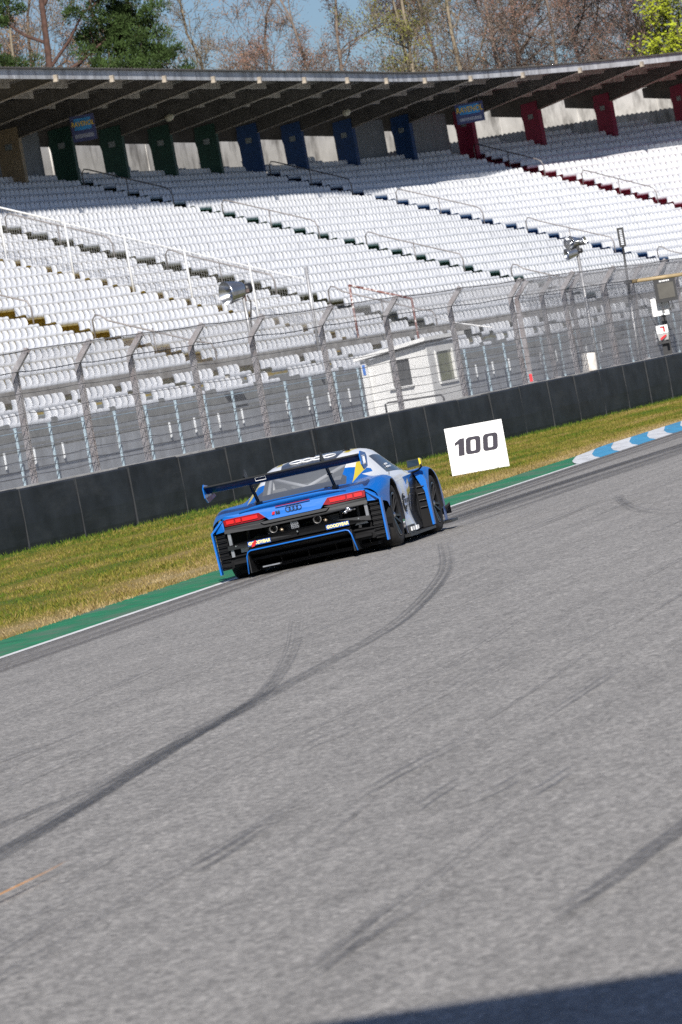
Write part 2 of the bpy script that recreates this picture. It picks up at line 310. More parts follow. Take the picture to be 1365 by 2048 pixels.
def mark(name, pts, width, mat, ends=(.0, .0), strength=1.0, wob=0.):
    zlift[0] += .00035; q = smooth_pts([(x, y, 0) for x, y in pts]); V = []; F = []; A = []; nx = 15; rc = rnd(int(zlift[0] * 1e6)); ph = [(rc.uniform(.25, 1.1), rc.uniform(0, 6.3), rc.uniform(2, 7)) for _ in range(nx)]; fine = (width[0] if hasattr(width, '__len__') else width) < .1
    wid = width if hasattr(width, '__len__') else (width, width)
    for i, p in enumerate(q):
        d = q[min(i + 1, len(q) - 1)] - q[max(i - 1, 0)]; d.normalize(); s_ = Vector((d.y, -d.x, 0)); t = i / (len(q) - 1); ww = wid[0] + (wid[1] - wid[0]) * t
        e = 1.
        if ends[0] and t < ends[0]: e *= t / ends[0]
        if ends[1] and t > 1 - ends[1]: e *= (1 - t) / ends[1]
        for j in range(nx):
            a = j / (nx - 1) - .5; pp = p + s_ * (a * ww); V.append((pp.x, pp.y, ground_z(pp.x, pp.y) + zlift[0])); A.append(strength * e * (0 if j in (0, nx - 1) else (.45 if j in (1, nx - 2) else 1.)) * (1 if fine else max(.1, ph[j][0] + .35 * math.sin(ph[j][1] + t * ph[j][2] * 3))))
    for i in range(len(q) - 1):
        for j in range(nx - 1): F.append((i * nx + j, i * nx + j + 1, (i + 1) * nx + j + 1, (i + 1) * nx + j))
    me = bpy.data.meshes.new(name); me.from_pydata(V, [], F); me.materials.append(mat); a = me.attributes.new('fade', 'FLOAT', 'POINT'); a.data.foreach_set('value', A)
    return link(name, me, track)
SC = (CAM_H - .09) / CAM_H
sc = lambda pts: [(x * SC, y * SC) for x, y in pts]
mark('skid_mark', sc([(1.09, 68), (1.08, 67.68), (.95, 60.26), (.71, 54.78), (.32, 48.99), (-.11, 45.23), (-.49, 42.37), (-.82, 39.84), (-1.12, 37.89), (-1.48, 34.31), (-1.79, 31.35), (-1.97, 29.77), (-2.5, 25)]), (.18, .20), MARK, (.25, 0), .52)
mark('skid_mark', sc([(-.55, 55), (-.56, 52.97), (-.57, 47.93), (-.64, 44.04), (-.76, 40.92), (-.97, 38.54), (-1.25, 36.71), (-1.62, 34.03), (-1.86, 33.03), (-2.09, 32.09), (-2.6, 29.5)]), (.16, .13), MARK, (.4, 0), .42)
mark('skid_mark', sc([(-.75, 41.2), (-1.0, 38.5), (-1.3, 35.7), (-1.7, 32.0), (-2.1, 29.0)]), (.08, .12), MARK, (.3, .2), .5)
mark('racing_line_band', [(edge_pt(y, .55).x, edge_pt(y, .55).y) for y in np.arange(30, 160, 6)], 1.15, BAND, (0, 0), .75)
mark('racing_line_band', [(edge_pt(y, 1.7 + .03 * (y - 75)).x, edge_pt(y, 1.7 + .03 * (y - 75)).y) for y in np.arange(66, 130, 5)], 1.5, MARK2, (.2, 0), .6)
mark('racing_line_band', [(edge_pt(y, 1.35 + .0016 * (y - 75) ** 2).x, edge_pt(y, 1.35 + .0016 * (y - 75) ** 2).y) for y in np.arange(70, 125, 5)], .5, MARK2, (.15, 0), .9)
rr = rnd(3)
for k in range(110):      # faint single streaks along the direction of travel
    y0 = rr.choice([rr.uniform(20, 40), rr.uniform(30, 75), rr.uniform(60, 100)]); ln = rr.uniform(2.5, 9) * (.5 + y0 / 60); x0 = rr.uniform(-.055, .062) * y0 + (y0 - 60) * .03
    p, t_, n_ = edge_frame(y0); d0 = (Vector((x0, y0, 0)) - p).dot(n_)
    if d0 < .9: continue
    bend = rr.uniform(-.25, .25); pts = [(edge_pt(y0 + ln * q_, d0 + bend * q_ * q_).x, edge_pt(y0 + ln * q_, d0 + bend * q_ * q_).y) for q_ in (0, .25, .5, .75, 1)]
    mark('tyre_streak', pts, rr.uniform(.012, .045), MARK2, (.35, .45), rr.uniform(.3, .85))
mark('tyre_streak', [(.45, 20.1), (.53, 20.46), (.63, 20.84), (.75, 21.33), (.89, 22.0), (1.07, 22.83), (1.3, 24)], (.05, .07), MARK2, (.3, .1), .95)
mark('tyre_streak', [(.58, 25.84), (.71, 26.42), (.83, 27.05)], (.035, .035), MARK, (.3, .3), .75)
mark('tyre_streak', [(.09, 26.17), (.19, 26.85), (.33, 27.6)], (.03, .03), MARK2, (.3, .3), .9)
mark('tyre_streak', [(.31, 26.1), (.48, 26.6), (.6, 27.2)], (.03, .03), MARK2, (.3, .3), .8)
mark('tyre_streak', [(-.95, 25.1), (-.85, 25.2), (-.71, 26.03), (-.61, 26.8), (-.45, 27.8)], (.05, .05), MARK2, (.3, .4), .8)
mark('tyre_streak', [(-.45, 31.8), (-.33, 32.56), (-.21, 32.93), (.0, 34)], (.04, .05), MARK2, (.3, .4), .7)
mark('tyre_streak', [(3.2, 71), (3.2, 69.7), (3.11, 66.24), (3.11, 63.6), (3.25, 61), (3.5, 59.5)], (.12, .08), MARK2, (.3, .35), .6)
mark('orange_paint_scrape', [(-1.75, 25.3), (-1.69, 25.6), (-1.62, 25.95), (-1.55, 26.3), (-1.47, 26.81)], (.025, .02), ORANGE, (.1, .55), 1.)
# service road behind the barrier
m = MB(); pts = [wall_frame(y) for y in range(60, 260, 8)]
m.add([tuple(p - n * .7 + Vector((0, 0, -.02))) for p, t, n in pts] + [tuple(p - n * 60 + Vector((0, 0, -.02))) for p, t, n in pts], [(i, i + 1, i + 1 + len(pts), i + len(pts)) for i in range(len(pts) - 1)])
struct(m.build('service_road', M('old_asphalt', (.17, .17, .175), .85, var=.2, scale=1.5)))

# ------------------------------------------------------------------ black belt barrier
bar = empty('barrier', 'long black rubber belt barrier along the grass verge', 'barrier')
rr = rnd(8); y = 90.; PAN = []
while y < 182: PAN.append(y); y += 2.5
for y in PAN:
    m = MB(); y1 = y + 2.488; n = 6; V = []; off_ = rr.uniform(-.015, .015); hh = 1.10 + rr.uniform(-.012, .02)
    prof = [(0, -.03), (.02, .1), (.03, .45), (.015, .8), (.0, hh - .03), (-.03, hh), (-.2, hh), (-.2, -.03)]
    for k in range(n + 1):
        p, t, nn_ = wall_frame(y + (y1 - y) * k / n); e = .006 if k in (0, n) else 0
        for a, z in prof: V.append(p + nn_ * (a + off_ - e * (1 if a > -.1 else 0) + .006 * math.sin(k * 1.1 + z * 3 + y)) + Vector((0, 0, z)))
    q = len(prof); F = [(i * q + j, i * q + (j + 1) % q, (i + 1) * q + (j + 1) % q, (i + 1) * q + j) for i in range(n) for j in range(q)] + [tuple(range(q)), tuple(range(n * q + q - 1, n * q - 1, -1))]
    m.add(V, F); pn = m.build('panel', RUBBER, bar)
m = MB()
for y in np.arange(90, 184, 4.):
    p, t, n = wall_frame(y); p2, t2, n2 = wall_frame(y + 4)
    m.bar(p - n * .32 + Vector((0, 0, .56)), p2 - n2 * .32 + Vector((0, 0, .56)), .2, 1.13)
m.build('core', CONCRETE, bar)
SEAM = M('grey_seam', (.022, .024, .027), .6, var=.3)
for y in PAN[1:]:
    p, t, n = wall_frame(y - .006); MB().bar(p + n * .022 + Vector((0, 0, .0)), p + n * .012 + Vector((0, 0, 1.1)), .022, .012, up=t).build('seam_strip', SEAM, bar)

# ------------------------------------------------------------------ debris fences
def fence(label, posts, rng, seed, y_ext):
    root = empty('debris_fence', label, 'fence'); r = rnd(seed); P = []
    for x, y in posts:
        _, t, n = wall_frame(y); base = Vector((x, y, 0)); lean = Vector((0, 0, 0)); P.append((base, t, n))
        m = MB(); b1 = base + Vector((0, 0, 3.2)) + t * r.uniform(-.03, .03); tp = b1 + n * .33 + Vector((0, 0, .38))
        for a, b in ((base, b1), (b1, tp)):
            up_ = t
            m.bar(a + t * .05, b + t * .05, .1, .012, up=t); m.bar(a - t * .05, b - t * .05, .1, .012, up=t); m.bar(a, b, .014, .1, up=t)
        m.box(base + Vector((0, 0, .55)), (.26, .26, 1.1))
        m.build('post', POST_W, root)
    def row(z, ov, nm, rad):
        pts = []
        for i, (b, t, n) in enumerate(P):
            q = b + n * (.07 + ov) + Vector((0, 0, z)); 
            if i:
                pb, pt, pn = P[i - 1]; q0 = pb + pn * (.07 + ov) + Vector((0, 0, z)); sag = r.uniform(.0, .04)
                for k in (.2, .4, .6, .8): pts.append(q0.lerp(q, k) + Vector((0, 0, -sag * 4 * k * (1 - k) + r.uniform(-.008, .008))))
            pts.append(q)
        MB().tube(pts, rad, 5).build(nm, CABLE, root)
    for z in (1.26, 1.4, 1.58, 1.76, 1.95, 2.18, 2.45, 2.8): row(z + r.uniform(-.03, .03), 0, 'cable', .0065)
    row(3.19, 0, 'cable', .009); row(3.56, .31, 'cable', .009)
    # chain link: two families of diagonal wires bent at the post heads
    pitch = .062; rad = .0022; zt, zb, zm = 3.56, 1.12, 3.19; Yl = np.array([p[0].y for p in P]); Xl = np.array([p[0].x for p in P]); seg = np.sqrt(np.diff(Yl) ** 2 + np.diff(Xl) ** 2); S = np.concatenate([[0], np.cumsum(seg)]); Lt = S[-1]
    hgt = (zm - zb) + .5; V = []; F = []
    def wp(s_, h_):
        x = np.interp(s_, S, Xl); y = np.interp(s_, S, Yl); _, t, n = wall_frame(float(y)); sagz = 0
        if h_ <= zm - zb: return Vector((x, y, zb + h_)) + n * .075
        e = (h_ - (zm - zb)) / .5; return Vector((x, y, zm + e * .38)) + n * (.075 + .33 * e)
    mb = MB()
    for fam in (1, -1):
        s0 = -hgt if fam == 1 else 0.
        k = 0
        while True:
            a = s0 + k * pitch; k += 1
            if a > (Lt if fam == 1 else Lt + hgt): break
            pts = []
            for h_ in (0, (zm - zb) * .5, zm - zb, hgt):
                s_ = a + fam * h_
                if 0 <= s_ <= Lt: pts.append(wp(s_, h_))
            if len(pts) > 1: mb.tube(pts, rad, 3, cap=False)
    stuff(mb.build('wire_mesh', WIRE, root)); return root
fence('tall chain link debris fence with cables right behind the black barrier', [(-7.15, 105.6), (-6.3, 107.9), (-5.44, 110.29), (-4.38, 113.22), (-3.47, 115.79), (-2.35, 119.), (-1.18, 122.42), (.26, 126.74), (1.71, 131.23), (3.25, 136.18), (4.82, 141.41), (6.29, 146.49), (7.53, 150.93), (9.22, 157.25), (10.6, 162.6)], None, 4, 0)
fence('second stretch of chain link fence set back behind the first at right', [(5.2, 148.1), (5.92, 150.72), (6.8, 153.96), (7.8, 157.9), (8.81, 161.73), (10.4, 168)], None, 9, 0)

# ------------------------------------------------------------------ grandstand: plan curve, rows, aisles
_T = np.arange(-80, 90.01, .5); _Hn = np.radians(np.interp(_T, [-60, -36, -12, 6, 18, 30, 36, 42, 54, 72], [15.3, 14.89, 15.41, 14.89, 15.72, 14.43, 18.43, 22.22, 28.84, 39.78]))
_hm = (_Hn[1:] + _Hn[:-1]) / 2; _SX = np.concatenate([[0], np.cumsum(np.sin(_hm) * .5)]); _SY = np.concatenate([[0], np.cumsum(np.cos(_hm) * .5)])
_i0 = int(np.argmin(abs(_T))); _SX = _SX - _SX[_i0] - 8.6214; _SY = _SY - _SY[_i0] + 201.622
def sp(t, o, z):
    h = float(np.interp(t, _T, _Hn)); return Vector((float(np.interp(t, _T, _SX)) + math.cos(h) * o, float(np.interp(t, _T, _SY)) - math.sin(h) * o, z))
def sdir(t):
    h = float(np.interp(t, _T, _Hn)); return Vector((math.sin(h), math.cos(h), 0)), Vector((math.cos(h), -math.sin(h), 0))
Z0, RISE, DEP, JUMP = 10.012, .3296, .7836, .1038
def roff(k): return DEP * k + JUMP * ((k > 5.5) + (k > 11.5) + (k > 17.5))
def rz(k): return Z0 - RISE * k
AISLES = [-67.2, -42.87, -18.54, 5.53, 29.85, 52.98, 77.2]
SECTION_COL = [('yellow_steps', (.50, .36, .045)), ('yellow_steps', (.46, .33, .045)), ('olive_steps', (.21, .20, .115)), ('green_steps', (.025, .105, .062)), ('blue_steps', (.012, .095, .26)), ('red_steps', (.33, .035, .075)), ('red_steps', (.33, .035, .075))]
STEPM = [M(n, c, .75, var=.3, scale=2.5, stain=(.09, .09, .09), stain_scale=(1.5, 1.5, 1.5), stain_lo=.52, stain_hi=.8) for n, c in SECTION_COL]
def section(t):
    s_ = 0
    for i, a in enumerate(AISLES):
        if t >= a - .9: s_ = i
    return s_
# rough frustum test so that only what the photograph can see is built
def in_view(p, mg=.08):
    d = p - Vector((0, 0, CAM_H)); fz = d.dot(_f)
    if fz < 1: return False
    a = d.dot(_cr) / fz * 12000 / 682.5; b = d.dot(_cu) / fz * 12000 / 1024
    return abs(a) < 1 + mg * 1.5 and abs(b) < 1 + mg
stand = empty('grandstand', 'huge roofed grandstand with rows of white seats and coloured pillars', 'grandstand')
TT = list(np.arange(-74, 82.1, 1.5))
LAST = 22
for k in range(-1, LAST + 1):
    m = MB(); z = rz(k); o0 = roff(k) - .30; o1 = roff(k + 1) - .30
    for a, b in zip(TT[:-1], TT[1:]):
        if not (in_view(sp(a, o0, z), .4) or in_view(sp(b, o0, z), .4)): continue
        s_ = section((a + b) / 2)
        m.add([sp(a, o0, z), sp(b, o0, z), sp(b, o1, z), sp(a, o1, z)], [(0, 1, 2, 3)], s_)
        m.add([sp(a, o1, z), sp(b, o1, z), sp(b, o1, z - RISE), sp(a, o1, z - RISE)], [(0, 1, 2, 3)], s_)
    if m.f: m.build('step', STEPM, stand)
# half steps in the aisles
stepm = MB().box((0, 0, 0), (1.5, .36, RISE / 2)).mesh('aisle_step', CONCRETE)
for a in AISLES[1:6]:
    for k in range(0, LAST + 1):
        t_, n_ = sdir(a); p = sp(a, roff(k + 1) - .30 + .18, rz(k + 1) + RISE / 4 + .003)
        if not in_view(p, .05): continue
        o = link('aisle_step', stepm, stand); o.matrix_local = basis(t_, n_, (0, 0, 1), p)
# seats: a moulded shell on a bracket
def seat_mesh():
    prof = [(.34, .24, .245), (.385, .28, .2495), (.39, .34, .2495), (.37, .385, .2495), (.32, .398, .2495), (.20, .38, .249), (.12, .375, .246), (.08, .40, .242), (.065, .46, .240), (.052, .55, .230), (.04, .595, .20), (.025, .622, .15), (-.015, .605, .15)]
    V = []; F = []
    for y_, z_, hw in prof:
        for i, u in enumerate((-1, -.72, 0, .72, 1)): V.append((u * hw, y_ + (.035 if abs(u) == 1 and z_ > .4 else 0), z_ + (.012 if abs(u) == 1 and y_ > .1 else 0)))
    for i in range(len(prof) - 1):
        for j in range(4): F.append((i * 5 + j, i * 5 + j + 1, (i + 1) * 5 + j + 1, (i + 1) * 5 + j))
    b = len(V)
    for x in ():
        o = len(V)
        for q in ((-.015, .10, -.0), (.015, .10, 0), (.015, .14, 0), (-.015, .14, 0)): V.append((x + q[0], q[1] + .1, 0)); V.append((x + q[0], q[1] + .1, .36))
        F += [(o, o + 2, o + 3, o + 1), (o + 2, o + 4, o + 5, o + 3), (o + 4, o + 6, o + 7, o + 5), (o + 6, o, o + 1, o + 7)]
    return np.array(V, np.float32), np.array(F, np.int32)
SV, SF = seat_mesh(); seat_me = np_mesh('seat', SV, SF, SEAT_W, True)
SEATS = []; rr = rnd(12); PITCH_S = .5
LOW = [(LAST + 1 + j, roff(LAST) + 1.1 + .72 * j, rz(LAST) - .52 - .32 * j) for j in range(2)]
def seat_rows():
    for k in range(-1, LAST + 1): yield k, roff(k) - .28, rz(k), k
    for k, o, z in LOW: yield k, o, z, k
for k, o, z, kk in seat_rows():
    for i in range(-160, 164):
        t = i * PITCH_S + .1
        gap = .86
        if any(abs(t - a) < gap for a in AISLES): continue
        if -28.9 < t < -28.1 and k >= 0 and k <= LAST: continue
        if k == -1 and (t % 6.0 < 1.5 or t % 6 > 4.4 or (42.6 < t < 54)): continue
        if k > LAST and (t % 4.2 < .55): continue
        p = sp(t, o, z)
        if not in_view(p, .03): continue
        if rr.random() < .0: continue
        SEATS.append((p, t, rr.uniform(-.005, .005), k))
SEATS.sort(key=lambda s_: s_[0].y)
near = [s_ for s_ in SEATS]
for p, t, j, k in near[:300]:
    t_, n_ = sdir(t); o = link('seat', seat_me, stand); o.matrix_local = basis(t_, n_, (0, 0, 1), p + n_ * j)
rest = near[300:]; n = len(rest); VV = np.empty((n, len(SV), 3), np.float32)
for i, (p, t, j, k) in enumerate(rest):
    t_, n_ = sdir(t); Mx = np.array([[t_.x, n_.x, 0], [t_.y, n_.y, 0], [0, 0, 1]]); VV[i] = SV @ Mx.T + np.array(p) + np.array(n_) * j
FF = (SF[None] + (np.arange(n) * len(SV))[:, None, None]).reshape(-1, 4)
stuff(link('seat_rows', np_mesh('seat_rows', VV.reshape(-1, 3), FF, SEAT_W, True), stand))
print('SEATS', len(SEATS))
# front edge beam, lower tier deck, legs and the front wall
def ribbon(name, prof, mat, t0=-74, t1=82, st=2., parent=stand, gapf=None):
    m = MB(); q = len(prof); ts = list(np.arange(t0, t1 + .01, st)); V = [sp(t, o, z) for t in ts for o, z in prof]
    m.add(V, [(i * q + j, i * q + (j + 1) % q, (i + 1) * q + (j + 1) % q, (i + 1) * q + j) for i in range(len(ts) - 1) for j in range(q)] + [tuple(range(q)), tuple(range((len(ts) - 1) * q, len(ts) * q))]); return m.build(name, mat, parent)
ob = roff(LAST) + .32; zb = rz(LAST)
ribbon('edge_beam', [(ob, zb + .30), (ob + .28, zb + .30), (ob + .28, zb + .04), (ob, zb + .04)], M('stained_concrete', (.40, .375, .34), .85, var=.3, scale=2, stain=(.15, .12, .09), stain_scale=(.6, .6, 1.5), stain_lo=.45, stain_hi=.75))
for k, o, z in LOW:
    ribbon('lower_deck', [(o - .25, z), (o + .5, z), (o + .5, z - .1), (o - .25, z - .1)], CONCRETE_D)
oW = LOW[-1][1] + .75
ribbon('back_wall', [(ob + .1, zb - .35), (ob + .2, zb - .35), (ob + .2, -.1), (ob + .1, -.1)], CONCRETE_D)
ribbon('front_wall', [(oW, 1.66), (oW + .2, 1.66), (oW + .2, -.1), (oW, -.1)], M('front_wall_grey', (.34, .355, .375), .85, var=.18, scale=1.6, stain=(.22, .22, .23), stain_scale=(1, 1, .6), stain_lo=.5, stain_hi=.8))
legm = MB().box((0, 0, -.18), (.045, .045, .36)).mesh('leg', M('dull_white', (.52, .54, .56), .6))
for i in range(-34, 40):
    t = i * 2.1 + .6; p = sp(t, oW + .24, 1.72)
    if in_view(p, .02): t_, n_ = sdir(t); o = link('leg', legm, stand); o.matrix_local = basis(t_, n_, (0, 0, 1), p)
# spectator fence of pale blue posts in front of the lower tier
PALE = M('pale_blue_steel', (.34, .44, .50), .5, metal=.2, var=.2, scale=4)
sf = empty('spectator_fence', 'low fence of pale blue steel posts in front of the lower seats', 'fence')
ofn = oW + .55; pm = MB().box((0, 0, 1.1), (.055, .055, 2.2)).box((0, 0, 2.2), (.07, .07, .03)).mesh('post', PALE)
for i in range(-34, 40):
    t = i * 2.45; p = sp(t, ofn, 0)
    if in_view(sp(t, ofn, 1), .02): t_, n_ = sdir(t); o = link('post', pm, sf); o.matrix_local = basis(t_, n_, (0, 0, 1), p)
for z in (.55, .85, 1.15, 1.45, 1.75, 2.1):
    MB().tube([sp(t, ofn + .05, z) for t in np.arange(-74, 60, 2.45)], .013, 5).build('rail', PALE if z > 2 else GALV, sf)
# pillars
PCOL = {'cream': (.33, .25, .15), 'green': (.012, .062, .040), 'blue': (.010, .055, .17), 'red': (.23, .012, .045)}
PM = {k: M(k + '_pillar_paint', c, .6, var=.15, scale=3) for k, c in PCOL.items()}
PLATE = M('number_plate', (.26, .29, .28), .6, var=.2, scale=12)
for i in range(-3, 14):
    t = 6.0 * i; c = 'cream' if i < 1 else ('green' if i < 5 else ('blue' if i < 9 else 'red'))
    t_, n_ = sdir(t)
    if not in_view(sp(t, 0, 11), .2): continue
    m = MB(); poly = [(-.52, rz(1) - .3), (.24, rz(1) - .3), (.25, 11.9), (.25, 12.25), (-.55, 12.2), (-.55, 11.95), (-.60, 11.68), (-.55, 11.45)]
    m.prism([sp(t, o, z) - t_ * .16 for o, z in poly], t_ * .32)
    pl = m.build('pillar', PM[c], stand)
    q = sp(t, -.14, 11.62) - t_ * .175; MB().box((0, 0, 0), (.02, .24, .20)).build('number_plate', PLATE, pl).matrix_local = basis(t_, n_, (0, 0, 1), q)
# roof: rafters, purlins, corrugated deck, fascia
DARK_STEEL = M('dark_roof_steel', (.085, .078, .068), .7, var=.3, scale=2.5)
DECK = M('corrugated_roof', (.22, .20, .17), .75, var=.35, scale=1.2, stain=(.06, .05, .045), stain_scale=(2, 2, 2), stain_lo=.5, stain_hi=.8)
FASC = M('grey_fascia', (.47, .48, .50), .6, var=.25, scale=1.6, stain=(.17, .16, .16), stain_scale=(2.2, 2.2, .35), stain_lo=.47, stain_hi=.75)
def deck_z(o): return 12.44 + (o + 2.2) * (13.20 - 12.44) / 7.8
for i in range(-4, 15):
    t = 6.0 * i; t_, n_ = sdir(t); h2 = t_ * .11
    m = MB(); poly = [(-2.1, 11.95), (-.4, 11.62), (.25, 11.87), (5.42, 12.80), (5.42, 13.08), (-2.1, deck_z(-2.1) - .07)]
    m.prism([sp(t, o, z) - h2 for o, z in poly], h2 * 2)
    rf = m.build('rafter', DARK_STEEL, stand)
    m = MB(); m.prism([sp(t, o, z - .02) - h2 * 1.35 for o, z in ((.25, 11.87), (5.44, 12.80), (5.44, 12.83), (.25, 11.90))], h2 * 2.7)
    m.build('bottom_flange', M('worn_flange', (.30, .26, .21), .7, var=.3), rf) if i == -4 else m.build('bottom_flange', bpy.data.materials['worn_flange'], rf)
    q = sp(t, 5.58, 12.87); MB().box((0, 0, 0), (.14, .14, .22)).build('end_bracket', bpy.data.materials['worn_flange'], rf).matrix_local = basis(t_, n_, (0, 0, 1), q)
PUR = M('purlin_board', (.36, .33, .29), .8, var=.25, scale=2, stain=(.09, .08, .07), stain_scale=(3, 3, 1), stain_lo=.5, stain_hi=.75)
for o in (.9, 2.1, 3.3, 4.5):
    for i in range(-4, 14):        # one board in each bay
        t = 6. * i; ribbon('purlin', [(o, deck_z(o) - .05), (o + .1, deck_z(o) - .05), (o + .1, deck_z(o) - .34), (o, deck_z(o) - .34)], PUR, t + .115, t + 4.3, 4.18)
ts = np.arange(-24, 82, .18); V = []; F = []
for i, t in enumerate(ts):
    dz = .03 * (1 if i % 2 else -1)
    for o in (-2.2, 1.6, 5.62): V.append(tuple(sp(float(t), o, deck_z(o) + dz)))
for i in range(len(ts) - 1):
    for j in range(2): F.append((i * 3 + j, i * 3 + j + 1, i * 3 + j + 4, i * 3 + j + 3))
link('roof_deck', np_mesh('roof_deck', V, F, DECK), stand)
for i in range(-4, 14):
    t = 6. * i + 2.; ribbon('fascia', [(5.46, 12.86), (5.53, 12.86), (5.53, 13.155), (5.46, 13.155)], FASC, t + .01, t + 5.99, 1.495)
ribbon('roof_trim', [(5.40, 13.165), (5.62, 13.165), (5.62, 13.215), (5.40, 13.215)], DARK_STEEL, -22, 80, 1.5)
# lamps under the roof
LAMP = M('cream_lamp_glass', (.55, .50, .36), .4, var=.1)
for t, o in ((11.6, 2.2), (34.3, 2.7)):
    t_, n_ = sdir(t); q = sp(t, o, 12.16)
    l_ = MB().lathe([(.0, -.20), (.09, -.19), (.13, -.06), (.13, .06), (.09, .19), (0, .20)], (0, 0, 0), (1, .3, .2), 12).build('roof_lamp', LAMP, stand, True); l_.matrix_local = basis(t_, n_, (0, 0, 1), q)
    MB().box((0, 0, .18), (.05, .05, .24)).build('bracket', DARK_STEEL, l_)
# hanging boards
BN = M('navy_board', (.050, .060, .16), .5, var=.2, scale=3); BC = M('cyan_board_band', (.03, .26, .55), .5, var=.3, scale=3); BY = M('yellow_lettering', (.70, .46, .06), .5, var=.1); BG = M('grey_print', (.30, .31, .37), .5, var=.2, scale=6)
for lab, c0, wd, hg, D in (('navy hanging board with yellow lettering over the green pillars', (-6.17, 200., 11.74), .80, .86, 0), ('navy hanging board with yellow lettering over the first red pillar', (8.03, 244., 11.70), 1.14, .80, 1)):
    root = empty('hanging_board', lab, 'board', c0, R(-3)); MB().box((0, 0, 0), (wd, .12, hg)).build('panel', BN, root)
    MB().box((.0, -.064, .14), (wd * .72, .012, hg * .46)).build('blue_band', BC, root); MB().box((0, -.064, -hg * .3), (wd * .8, .012, hg * .16)).build('grey_band', BG, root)
    text_mesh('lettering', 'RAVENOL', .22 * wd / .8, BY, bold=.006, shear=.15, ext=.006, xs=.78, parent=root, mw=basis((1, 0, 0), (0, 0, 1), (0, -1, 0), (0, -.074, .14)))
    MB().bar((-wd * .4, 0, hg / 2 - .03), (-wd * .4, 0, hg / 2 + .5), .03, .03).bar((wd * .4, 0, hg / 2 - .03), (wd * .4, 0, hg / 2 + .5), .03, .03).build('hanger', DARK_STEEL, root)
# concrete wall behind the stand and the closed booths under the roof
WALLM = M('pale_concrete_wall', (.56, .545, .52), .85, var=.15, scale=1.2, stain=(.12, .11, .10), stain_scale=(1.1, 1.1, .55), stain_lo=.47, stain_hi=.72, bump=.15)  # dark blotches paint in tree shadows as well as dirt
wl = empty('concrete_wall', 'tall pale streaked concrete wall behind the top seats', 'wall')
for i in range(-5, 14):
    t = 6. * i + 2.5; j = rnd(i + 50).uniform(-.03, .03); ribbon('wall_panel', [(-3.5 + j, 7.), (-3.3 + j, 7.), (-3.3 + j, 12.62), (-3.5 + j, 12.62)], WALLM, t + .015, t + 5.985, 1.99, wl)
BOOTH = M('grey_booth_panel', (.24, .255, .27), .7, var=.12, scale=1.5)
for t0, t1, lab in ((-11.6, -.4, 0), (.35, 5.2, 0), (42.5, 47.6, 1), (48.5, 53.6, 1)):
    for q in np.arange(t0, t1 - .5, 1.25):
        ribbon('booth_panel', [(-.85, 9.9), (-.75, 9.9), (-.75, 12.2), (-.85, 12.2)], BOOTH, float(q) + .01, float(q) + 1.24, 1.23)
DOOR = M('brown_door', (.09, .05, .03), .6); ribbon('booth_door', [(-.745, 10.1), (-.72, 10.1), (-.72, 11.9), (-.745, 11.9)], DOOR, 48.7, 49.2, .5)
# aisle handrails
RAILM = M('handrail_steel', (.22, .205, .205), .5, metal=.4, var=.2, scale=6)
for a in AISLES[1:6]:
    for k0, k1 in ((.5, 4.4), (6.4, 10.5), (12.4, 16.5), (18.4, 22.4)):
        f = lambda k, h: sp(a + .35, roff(k), rz(k) + h)
        if not (in_view(f(k0, .9), .05) or in_view(f(k1, .9), .05)): continue
        m = MB(); m.tube([f(k0, 0), f(k0, .72), f(k0 + .12, .88), f(k0 + .3, .9)] + [f(k, .9) for k in np.linspace(k0 + .8, k1 - .3, 4)] + [f(k1 - .1, .86), f(k1, .7), f(k1, 0)], .024, 6)
        km = (k0 + k1) / 2; m.tube([f(km, 0), f(km, .9)], .02, 6); m.build('handrail', RAILM, stand, True)
# white divider fence running down the stand
DULLW = M('aged_white_paint', (.56, .57, .58), .6, var=.1)
dv = empty('divider_fence', 'white mesh divider fence running down between the seats at left', 'fence'); tf = -27.5
pm = []
for q, k in enumerate((5.8, 7.9, 10.0, 12.3, 14.45, 16.6, 18.8, 20.9)):
    MB().tube([sp(tf, roff(k), rz(k)), sp(tf, roff(k), rz(k) + 1.92)], .030, 8).build('post', DULLW, dv, True)
MB().tube([sp(tf, roff(k), rz(k) + 1.92) for k in np.linspace(3.5, 12.3, 9)], .030, 6).build('top_rail', DULLW, dv, True)
m = MB()
for k in np.arange(5.8, 20.9, .09): m.tube([sp(tf, roff(k), rz(k) + .1), sp(tf, roff(k), rz(k) + 1.9)], .0045, 3, cap=False)
for h in np.arange(.15, 1.9, .1): m.tube([sp(tf, roff(k), rz(k) + h) for k in np.linspace(5.8, 20.9, 10)], .0045, 3, cap=False)
stuff(m.build('wire_mesh', WIRE, dv))
MB().tube([sp(tf, roff(k), rz(k) + 1.9) for k in np.linspace(12.3, 21.2, 8)], .016, 5).build('wire_rope', DULLW, dv)
# red and white gate frame, leaning pole and low pole beside it
RW = M('red_frame_paint', (.16, .06, .05), .5, var=.25, stain=(.7, .66, .64), stain_scale=(9, 9, 9), stain_lo=.52, stain_hi=.6)
A3 = lambda x, z, y: Vector((x, y, z))
gf = empty('gate_frame', 'red and white gate frame standing on the stand steps', 'gate', (0, 0, 0))
gk = lambda k, h: sp(-25.6, roff(k), rz(k) + h)
MB().tube([(1.36, 170, 2.45), (1.37, 170, 4.59)], .035, 6).build('post', RW, gf, True); MB().tube([(3.02, 169.5, 1.9), (3.03, 169.5, 3.9)], .035, 6).build('post', RW, gf, True)
MB().tube([(1.37, 170, 4.57), (3.03, 169.5, 3.88)], .035, 6).build('top_bar', RW, gf, True)
tag(MB().tube([(.19, 164, 2.6), (.24, 164, 5.18)], .045, 8).build('pole', GALV, None, True), 'thin grey pole rising out of the seats above the white divider', 'pole')
